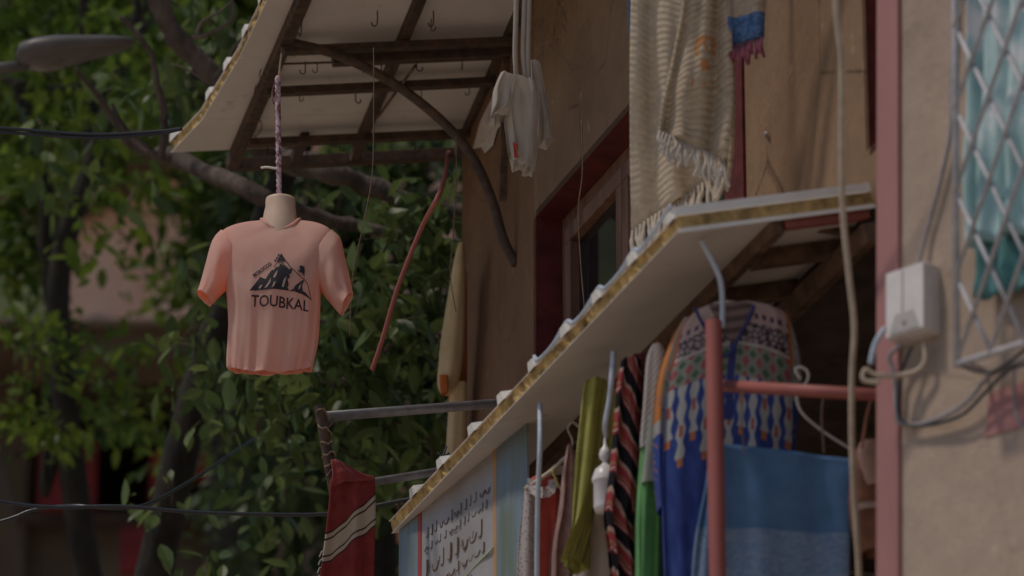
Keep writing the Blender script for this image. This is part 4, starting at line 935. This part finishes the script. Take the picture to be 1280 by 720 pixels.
# one row of dark printed marks, one row of heavy brown joined script, as far as they can be made out
rr = random.Random(9); bl_ = lambda x, k: 640 + (600 - x) * .74 + k
def script_row(x0, x1, k, step, h_, rad, mat, seed):        # a row of joined script: bowls, tall strokes and dots along the sloping line
    q = random.Random(seed); x = x0
    while x < x1:
        w_ = step * q.uniform(.7, 1.3); t = q.choice('bldbl'); y = lambda xx: bl_(xx, k)
        if t == 'b': ink([(x, y(x) - h_ * .45), (x + w_ * .2, y(x + w_ * .2)), (x + w_ * .7, y(x + w_ * .7) + h_ * .05), (x + w_, y(x + w_) - h_ * .4)], rad, mat)
        elif t == 's': ink([(x, y(x)), (x + w_ * .3, y(x + w_ * .3) - h_ * .35), (x + w_ * .5, y(x + w_ * .5)), (x + w_, y(x + w_) - h_ * .3)], rad, mat)
        elif t == 'l': ink([(x, y(x)), (x + w_ * .45, y(x + w_ * .45)), (x + w_ * .5, y(x + w_ * .5) - h_)], rad, mat)
        else: ink([(x, y(x)), (x + w_ * .5, y(x + w_ * .5) - h_ * .6), (x + w_ * .8, y(x + w_ * .8))], rad, mat); ink([(x + w_ * .3, y(x) + h_ * .25), (x + w_ * .3 + 1.5, y(x) + h_ * .25 - 1)], rad, mat)
        x += w_ * 1.3
script_row(533, 611, -18, 5, 11, .003, M['black_ink'], 3); script_row(531, 611, -1, 4.5, 8, .0026, M['black_ink'], 5); script_row(530, 608, 30, 9, 19, .0046, M['brown_ink'], 7); script_row(530, 606, 52, 6, 11, .0034, M['brown_ink'], 9); script_row(530, 590, 76, 6, 10, .003, M['black_ink'], 12)
ink([(565, 742), (590, 712), (603, 698), (616, 685)], .005, M['vgreen'])
for i in range(5):
    x = 535 + i * 14; y = bl_(x, 26); ink([(x, y), (x + 1, y - 9)], .003, M['brown_ink'])

# ------------------------------------------------------------------ right-hand cables and scarf
cable([(1042, -80), (1046, 20), (1052, 80), (1052, 190), (1054, 270), (1062, 350), (1068, 410), (1065, 470), (1065, 550), (1068, 620), (1074, 720), (1074, 800)], 16.62, .0105, 'cream_cable', 'thick cream cable hanging down past the awning end and the towel')
def c3(pts, r, mat, label, o=.02): return one(G().tube(smooth_path([at3(p[0], p[1], p[2] if len(p) > 2 else o) for p in pts], 8), r, 8).build('cable', M[mat], smooth=True), label, 'cable')
c3([(1196, -60), (1190, 80), (1188, 165), (1172, 240), (1158, 290), (1146, 338, .03)], .006, 'grey_cable', 'brown grey cable running down the beige wall into the junction box')
c3([(1128, 430, .05), (1112, 445, .06), (1118, 470, .04), (1121, 515, .03), (1128, 530, .03), (1160, 528, .03), (1205, 505, .04), (1240, 468, .05), (1300, 440, .08)], .0075, 'grey_cable', 'grey cable looping from the junction box up to the grille')
c3([(1140, 432, .05), (1126, 470, .05), (1124, 520, .04), (1150, 532, .03), (1200, 520, .04), (1232, 490, .05), (1262, 462, .06), (1300, 452, .08)], .006, 'cable', 'thin dark cable looping under the junction box beside the grey one')
c3([(1155, 428, .04), (1156, 452, .04), (1140, 466, .05), (1100, 470, .10), (1082, 462, .13), (1080, 475, .13), (1100, 478, .10)], .0085, 'cream_cable', 'cream cable curling from the junction box around the rose edge strip')
c3([(1196, 455, .15), (1240, 465, .10), (1290, 430, .12)], .006, 'cable', 'thin dark cable tied under the grille')
c3([(1268, 462, .10), (1268, 500, .04), (1276, 530, .03), (1300, 545, .03)], .006, 'grey_cable', 'short grey cable dropping over the rose paint patch')
c3([(1106, 410, .12), (1094, 430, .14), (1088, 455, .14)], .009, 'blue_wire', 'bent pale wire end sticking out beside the junction box')
m = Mat('turquoise_tie_dye', .85, .2); f = m.ramp(m.noise(9, 5, (1, 1, .35)), .38, .62); f2 = m.ramp(m.noise(3.5, 3), .52, .6)
M['turq'] = m.done(m.mix(f2, m.mix(f, (.44, .66, .66), (.62, .78, .78)), (.86, .87, .87)), .2)
ts = thing('turquoise_scarf', 'turquoise tie-dyed scarf with white patches hanging behind the grille', 'scarf', at3(1240, 385, .07))
g = sheetcloth([(at3(1216, -90, .08), at3(1330, -140, .08)), (at3(1212, 60, .08), at3(1330, 20, .08)), (at3(1208, 200, .08), at3(1330, 160, .08)), (at3(1203, 310, .08), at3(1330, 280, .08))], 44, 3.6, .026, 7, N3)
fixn(g.build('length', M['turq'], ts, smooth=True, solid=.004))
g = sheetcloth([(at3(1222, 260, .055), at3(1330, 220, .055)), (at3(1222, 330, .055), at3(1330, 290, .055)), (at3(1220, 375, .055), at3(1330, 345, .055))], 30, 3, .012, 3, N3)
fixn(g.build('back_length', fabric('deep_teal_cloth', (.11, .27, .27), .2, 8, 200, .15), ts, smooth=True, solid=.004))
rl2 = thing('scarf_rod', 'thin rod on the beige wall carrying the turquoise scarf', 'rod', at3(1260, -100, .08))
G().tube([at3(1205, -86, .08), at3(1340, -142, .08)], .012, 8).build('rod', M['rust'], rl2)
for x, y in ((1209, -88), (1336, -140)): p = at3(x, y, .08); G().tube([p, at3(x, y, .08) - N3 * .1], .008, 6).build('bracket', M['rust'], rl2)

# ------------------------------------------------------------------ houses seen through the trees
def wallbox(g, x0, y0, x1, y1, d, thick, turn=0., piv=None):           # a box whose front face is square to the street, given by two opposite corners of its front
    p, q = D(x0, y0, d), D(x1, y1, d); yy = (p.y + q.y) / 2; xl, xr = sorted((p.x, q.x)); zl_, zh = sorted((p.z, q.z))
    n0 = len(g.v)
    g.box([V((xl, yy, zl_)), V((xr, yy, zl_)), V((xr, yy + thick, zl_)), V((xl, yy + thick, zl_)), V((xl, yy, zh)), V((xr, yy, zh)), V((xr, yy + thick, zh)), V((xl, yy + thick, zh))])
    if turn:
        mr = Matrix.Translation(piv) @ Matrix.Rotation(turn, 4, 'Z') @ Matrix.Translation(-piv)
        for i in range(n0, len(g.v)): g.v[i] = mr @ g.v[i]
    return g
sh = thing('salmon_house', 'salmon pink house seen blurred through gaps in the trees', 'house', D(160, 470, 50))
p = D(60, 900, 50); HP = D(250, 400, 50); HT = R(-48)
wallbox(G(), -60, 160, 420, 640, 50, 5, HT, HP).build('wall', M['salmon'], sh)
wallbox(G(), -66, 148, 426, 160, 49.8, 5.4, HT, HP).build('roof', M['tan'], sh)
for x, y in ((20, 335), (255, 330)): wallbox(G(), x, y, x + 36, y + 60, 49.95, .3, HT, HP).build('window', M['glass'], sh)
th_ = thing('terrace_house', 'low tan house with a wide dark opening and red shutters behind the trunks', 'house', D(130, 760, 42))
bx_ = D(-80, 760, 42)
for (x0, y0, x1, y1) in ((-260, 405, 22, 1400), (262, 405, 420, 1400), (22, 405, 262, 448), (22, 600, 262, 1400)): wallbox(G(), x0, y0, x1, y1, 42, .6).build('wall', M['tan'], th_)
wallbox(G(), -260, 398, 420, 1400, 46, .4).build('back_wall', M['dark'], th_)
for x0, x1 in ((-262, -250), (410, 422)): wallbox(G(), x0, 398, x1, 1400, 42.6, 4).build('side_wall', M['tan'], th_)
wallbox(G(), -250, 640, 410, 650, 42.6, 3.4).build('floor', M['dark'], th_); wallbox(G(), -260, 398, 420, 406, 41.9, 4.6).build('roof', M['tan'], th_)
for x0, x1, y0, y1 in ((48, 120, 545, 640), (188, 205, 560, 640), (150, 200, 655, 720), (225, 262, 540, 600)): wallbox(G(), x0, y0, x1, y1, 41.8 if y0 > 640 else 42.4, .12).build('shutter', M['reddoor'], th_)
tl_ = thing('tan_boulder_wall', 'tan stone buttress at the edge of the terrace', 'wall', D(-20, 640, 33)); rr = random.Random(8)
g = G(); rws = []
for i in range(8):
    t = i / 7; y = 570 + 300 * t; hw = 46 * (.35 + .65 * math.sin(min(1, t * 2.2 + .15) * math.pi / 2)); rws.append([D(-22 + hw * math.cos(a_) * rr.uniform(.95, 1.05), y, 33) + V((0, hw * .006 * math.sin(a_), 0)) for a_ in [2 * math.pi * k / 14 for k in range(14)]])
g.grid(rws, True); g.add(rws[0], [tuple(range(14))]); fixn(g.build('stone', M['tan'], tl_, smooth=True))

# ------------------------------------------------------------------ trees
def leafmat(name, a, b, attr=True, tr=.4):
    m = Mat(name, .42, .3)
    if attr:
        n = m.t.nodes.new('ShaderNodeAttribute'); n.attribute_name = 'rnd'; f = S(m.t, n.outputs['Fac'])
    else:
        n = m.t.nodes.new('ShaderNodeObjectInfo'); f = S(m.t, n.outputs['Random'])
    return m.done(m.mix(f, a, b), tr)
LM = {'near': leafmat('walnut_leaf', (.06, .10, .030), (.145, .19, .052)), 'near_o': leafmat('walnut_leaf_single', (.06, .10, .030), (.145, .19, .052), False),
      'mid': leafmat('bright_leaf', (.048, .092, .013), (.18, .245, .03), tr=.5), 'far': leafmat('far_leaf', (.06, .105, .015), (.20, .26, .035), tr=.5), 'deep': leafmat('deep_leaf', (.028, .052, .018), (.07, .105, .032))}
LEAF = [(0, 0, 0), (.16, .20, .025), (.23, .45, .03), (.15, .75, .01), (0, 1, -.06), (-.15, .75, .01), (-.23, .45, .03), (-.16, .20, .025), (0, .3, 0), (0, .65, -.01)]
LEAFF = [(0, 1, 8), (1, 2, 9, 8), (2, 3, 9), (3, 4, 9), (4, 5, 9), (5, 6, 9), (6, 7, 8, 9), (7, 0, 8)]
LEAF2 = [(0, 0, 0), (.24, .4, .04), (0, 1, -.05), (-.24, .4, .04)]; LEAF2F = [(0, 1, 2), (0, 2, 3)]
lme = bpy.data.meshes.new('leaf'); lme.from_pydata(LEAF, [], LEAFF); lme.materials.append(LM['near_o'])
def leafmx(rd, p, size, droop):
    rz = rd.uniform(0, 6.283); tilt = rd.gauss(-droop, .5); roll = rd.gauss(0, .6)
    return Matrix.Translation(p) @ Matrix.Rotation(rz, 4, 'Z') @ Matrix.Rotation(tilt, 4, 'X') @ Matrix.Rotation(roll, 4, 'Y') @ Matrix.Scale(size, 4)
def crown(root, clumps, mat, size, seed, droop=.7, single=0, rich=True, twig=None):
    rd = random.Random(seed); mats = []
    for (x, y, d, rx, ry, n) in clumps:
        c = D(x, y, d); ax, az = rx * d / FPX, ry * d / FPX; ay = (ax + az) * .5 + .15
        sprays = [V((rd.gauss(0, .45) * ax, rd.gauss(0, .45) * ay, rd.gauss(0, .45) * az)) for _ in range(max(2, n // 9))]
        for i in range(n):
            s_ = sprays[i % len(sprays)]; p = c + s_ + V((rd.gauss(0, size * .75), rd.gauss(0, size * .75), rd.gauss(0, size * .6)))
            mats.append(leafmx(rd, p, size * rd.uniform(.45, 1.35), droop))
        if twig is not None:
            for s_ in sprays[::2]:
                e = c + s_; mid = c + s_ * .5 + V((rd.uniform(-.05, .05), 0, rd.uniform(-.02, .08))); twig.tube([c + V((0, 0, -.05)), mid, e], [.007, .005, .0025], 4)
    LV, LF = (LEAF, LEAFF) if rich else (LEAF2, LEAF2F)
    mats.sort(key=lambda m_: depth(m_.translation)); base = origin(root)
    if single:
        # the leaves in front, in frame, as leaves of their own
        inf = []
        rest = []
        for m_ in mats:
            p = m_.translation - CAM; dd = p.dot(FW); px_x = 640 + FPX * p.x / dd; py_ = 360 - FPX * p.dot(UP) / dd
            (inf if (len(inf) < single and 0 < px_x < 575 and 0 < py_ < 720) else rest).append(m_)
        mats = rest
    vs = []; fs = []; rn = []
    for m_ in mats:
        k = len(vs); vs += [(m_ @ V(v)) - base for v in LV]; fs += [tuple(i + k for i in f) for f in LF]; rn += [rd.random()] * len(LV)
    me = bpy.data.meshes.new('crown'); me.from_pydata(vs, [], fs); me.materials.append(mat)
    at = me.attributes.new('rnd', 'FLOAT', 'POINT'); at.data.foreach_set('value', rn)
    o = bpy.data.objects.new('crown', me); COL.objects.link(o); o.parent = root; o['kind'] = 'stuff'
    if single:
        for m_ in inf:
            l = bpy.data.objects.new('leaf', lme); COL.objects.link(l); l.parent = root
            l.matrix_local = Matrix.Translation(-base) @ m_
    return o
def limb(g, pts, d, r0, r1, seed, n=5):
    rd = random.Random(seed); P = dpath(pts, d, n); P = [p + V((rd.uniform(-1, 1), rd.uniform(-1, 1), rd.uniform(-1, 1))) * r0 * .18 for p in P]; m_ = len(P)
    g.tube(P, [lerp(r0, r1, i / (m_ - 1)) * rd.uniform(.9, 1.1) for i in range(m_)], 9)
def stem(root, pts, d, r0, r1, mat, seed, name='limb'):
    g = G(); limb(g, pts, d, r0, r1, seed); return g.build(name, mat, root, smooth=True)

# large leaved tree just behind the shop corner
x_, y_ = 140, 1080
tb = D(150, 1000, 25.5); T1 = thing('walnut_tree', 'large leaved walnut tree reaching its limbs behind the mannequin', 'tree', V((tb.x, tb.y, GZ)))
g = G(); tp = [V((tb.x - .1, tb.y, GZ - .3)), V((tb.x - .05, tb.y, GZ + .6))] + dpath([(165, 850), (192, 720), (228, 560), (264, 430), (305, 340), (345, 240), (400, 120), (420, -40), (430, -160)], 25.0)[0:]
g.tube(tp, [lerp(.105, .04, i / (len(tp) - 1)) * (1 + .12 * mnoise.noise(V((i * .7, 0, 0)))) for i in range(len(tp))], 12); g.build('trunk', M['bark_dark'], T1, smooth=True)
stem(T1, [(330, 250, 24.6), (225, 203), (165, 180), (130, 130), (95, 85)], 24.2, .036, .008, M['bark'], 1)
stem(T1, [(200, 190, 24.4), (300, 232), (400, 272), (460, 286), (530, 303), (600, 330)], 23.6, .045, .018, M['bark'], 2)
stem(T1, [(330, 190, 24.8), (400, 212), (455, 232), (545, 262), (600, 270)], 24.0, .065, .035, M['bark'], 3)
stem(T1, [(180, -60, 23.5), (200, 10), (225, 55), (262, 88), (285, 120), (320, 175), (335, 200, 24.8)], 23.5, .045, .06, M['bark'], 4)
stem(T1, [(240, 48), (262, 42), (285, 28), (292, 8), (286, -20)], 23.4, .012, .005, M['bark'], 5, 'twig'); stem(T1, [(246, 44), (252, 28), (276, 14), (292, 0)], 23.4, .009, .004, M['bark'], 6, 'twig')
stem(T1, [(268, 98), (284, 78), (292, 60), (310, 40)], 23.4, .012, .006, M['bark'], 7, 'twig'); stem(T1, [(215, 80), (240, 90), (262, 108)], 23.3, .006, .004, M['bark'], 8, 'twig')
stem(T1, [(200, 200), (206, 150), (196, 105), (185, 60), (150, 20)], 23.9, .02, .012, M['bark'], 9, 'twig'); stem(T1, [(140, 130), (160, 165), (200, 195)], 23.9, .008, .012, M['bark'], 10, 'twig')
tg = G()
CL1 = [(470, 350, 23.4, 60, 50, 90), (520, 300, 23.4, 50, 60, 90), (545, 400, 23.4, 40, 70, 90), (480, 430, 23.3, 70, 50, 110), (420, 470, 23.4, 70, 45, 90), (350, 510, 23.3, 55, 40, 60), (310, 490, 23.2, 35, 30, 26), (500, 520, 23.5, 70, 60, 100), (440, 560, 23.6, 70, 40, 60),
       (360, 570, 23.8, 60, 40, 45), (540, 560, 23.5, 50, 60, 70), (320, 620, 24, 50, 30, 22), (500, 620, 23.9, 50, 40, 40), (255, 705, 23.5, 40, 18, 16), (245, 430, 24.3, 40, 40, 50), (265, 360, 24.5, 30, 30, 24), (160, 240, 24.6, 40, 30, 10), (60, 150, 25.5, 60, 60, 30), (280, 540, 24.2, 40, 40, 36), (215, 620, 24.2, 30, 40, 14), (340, 700, 23.6, 40, 14, 9), (550, 240, 23.6, 40, 40, 50),
       (430, 400, 23.6, 50, 40, 60), (470, 270, 24.4, 60, 40, 45), (250, 20, 25, 70, 40, 60), (300, 40, 25, 40, 60, 50), (320, 210, 25.2, 50, 40, 40), (200, 120, 25.2, 60, 60, 60), (620, 120, 25.4, 90, 160, 260), (560, -80, 25.5, 140, 80, 220), (380, -110, 25.5, 160, 80, 260), (480, 100, 26, 160, 130, 260)]
crown(T1, CL1, LM['near'], .125, 31, .75, 300, True, tg); tg.build('twigs', M['bark'], T1)['kind'] = 'stuff'
# dark trunked tree to the left
tb = D(120, 1100, 29); T2 = thing('dark_trunked_tree', 'tree with a dark slender trunk and bright leaves in front of the salmon house', 'tree', V((tb.x, tb.y, GZ)))
g = G(); tp = [V((tb.x, tb.y, GZ - .3))] + dpath([(140, 900), (112, 730), (92, 600), (78, 470), (72, 380), (82, 300), (105, 235), (130, 160), (150, 90), (172, 20), (185, -80)], 28.5)
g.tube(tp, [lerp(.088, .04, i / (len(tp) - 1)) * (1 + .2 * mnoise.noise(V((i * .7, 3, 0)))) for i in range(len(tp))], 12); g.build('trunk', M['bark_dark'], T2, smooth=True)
stem(T2, [(76, 420), (60, 330), (58, 250), (40, 180), (20, 100)], 28.7, .06, .03, M['bark_dark'], 2); stem(T2, [(118, 210), (112, 130), (104, 60), (108, -40)], 28.6, .05, .03, M['bark_dark'], 3)
stem(T2, [(70, 560, 28.5), (55, 620), (60, 480), (45, 420)], 28.5, .03, .015, M['bark_dark'], 4); stem(T2, [(0, 100), (90, 110), (150, 80), (200, 0)], 29, .02, .012, M['bark_dark'], 5)
tg = G()
CL2 = [(40, 40, 30, 80, 50, 150), (130, 30, 30, 70, 45, 150), (220, 30, 31, 50, 60, 80), (30, 140, 30, 60, 50, 150), (110, 130, 30, 60, 40, 110), (190, 120, 31, 50, 50, 110), (20, 230, 29, 50, 50, 170), (45, 300, 29, 40, 40, 90), (20, 340, 29, 30, 40, 40), (140, 190, 30, 40, 14, 40), (146, 275, 30, 10, 50, 16), (262, 275, 31, 45, 50, 150), (265, 210, 31, 60, 30, 90), (205, 250, 31, 16, 30, 14),
       (250, 340, 31, 50, 40, 110), (205, 335, 31, 24, 24, 26), (220, 385, 31, 22, 14, 12), (160, 455, 29.5, 80, 24, 40), (40, 480, 27.5, 50, 40, 36), (60, 520, 27.5, 40, 25, 20), (150, 490, 28.5, 60, 40, 24), (190, 520, 28.5, 40, 30, 20), (100, 415, 29, 60, 12, 36), (20, 420, 28, 40, 20, 30), (-90, 100, 30, 80, 120, 200), (80, -90, 30, 200, 70, 300), (260, 460, 30, 30, 30, 20), (250, 560, 30, 40, 40, 30)]
CL2 += [(-190, -130, 27.2, 180, 110, 700), (125, 240, 28, 30, 40, 16), (172, 300, 28, 24, 40, 14), (192, 225, 28, 20, 20, 10), (110, 330, 28, 30, 30, 14), (60, 200, 27.5, 30, 60, 40), (75, 430, 27.5, 30, 40, 20), (120, 120, 27.5, 50, 40, 46), (60, 90, 27.5, 60, 40, 50), (150, 40, 27.5, 50, 40, 40), (60, 60, 32, 90, 60, 160), (160, 60, 32, 90, 50, 160), (90, 180, 32, 60, 24, 60), (20, 560, 28, 40, 20, 20), (120, 540, 29, 60, 24, 40)]  # first clump is out of view, added to keep sun off the lower leaves
CL2 = [(a, b, c, d, e, int(n * 1.7)) for a, b, c, d, e, n in CL2]
crown(T2, CL2, LM['mid'], .12, 41, .6, 0, True, tg); tg.build('twigs', M['bark_dark'], T2)['kind'] = 'stuff'
# trees further back
tb = D(300, 900, 37); T3 = thing('background_tree', 'sunlit blurred tree filling the gap behind the upper awning', 'tree', V((tb.x, tb.y, GZ)))
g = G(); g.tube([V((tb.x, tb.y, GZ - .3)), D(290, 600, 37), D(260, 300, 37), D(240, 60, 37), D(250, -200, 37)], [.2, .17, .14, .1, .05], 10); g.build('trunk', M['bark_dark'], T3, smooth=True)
CL3 = [(x + (y % 7) * 4, y, 37.5, 70, 45, 420) for y in (-120, -50, 20, 90) for x in (-60, 40, 140, 240, 330, 440)] + [(20, 160, 37, 70, 40, 160), (270, 160, 37, 60, 40, 160), (330, 230, 37, 60, 40, 140), (-20, 240, 37, 50, 60, 160), (290, 300, 37, 50, 50, 150), (330, 380, 37, 60, 50, 150)]
crown(T3, CL3, LM['far'], .15, 51, .5, 0, False)
tb = D(480, 900, 31); T4 = thing('evergreen_tree', 'dark evergreen tree behind the walnut leaves', 'tree', V((tb.x, tb.y, GZ)))  # background evergreen, its leaves dark green in themselves
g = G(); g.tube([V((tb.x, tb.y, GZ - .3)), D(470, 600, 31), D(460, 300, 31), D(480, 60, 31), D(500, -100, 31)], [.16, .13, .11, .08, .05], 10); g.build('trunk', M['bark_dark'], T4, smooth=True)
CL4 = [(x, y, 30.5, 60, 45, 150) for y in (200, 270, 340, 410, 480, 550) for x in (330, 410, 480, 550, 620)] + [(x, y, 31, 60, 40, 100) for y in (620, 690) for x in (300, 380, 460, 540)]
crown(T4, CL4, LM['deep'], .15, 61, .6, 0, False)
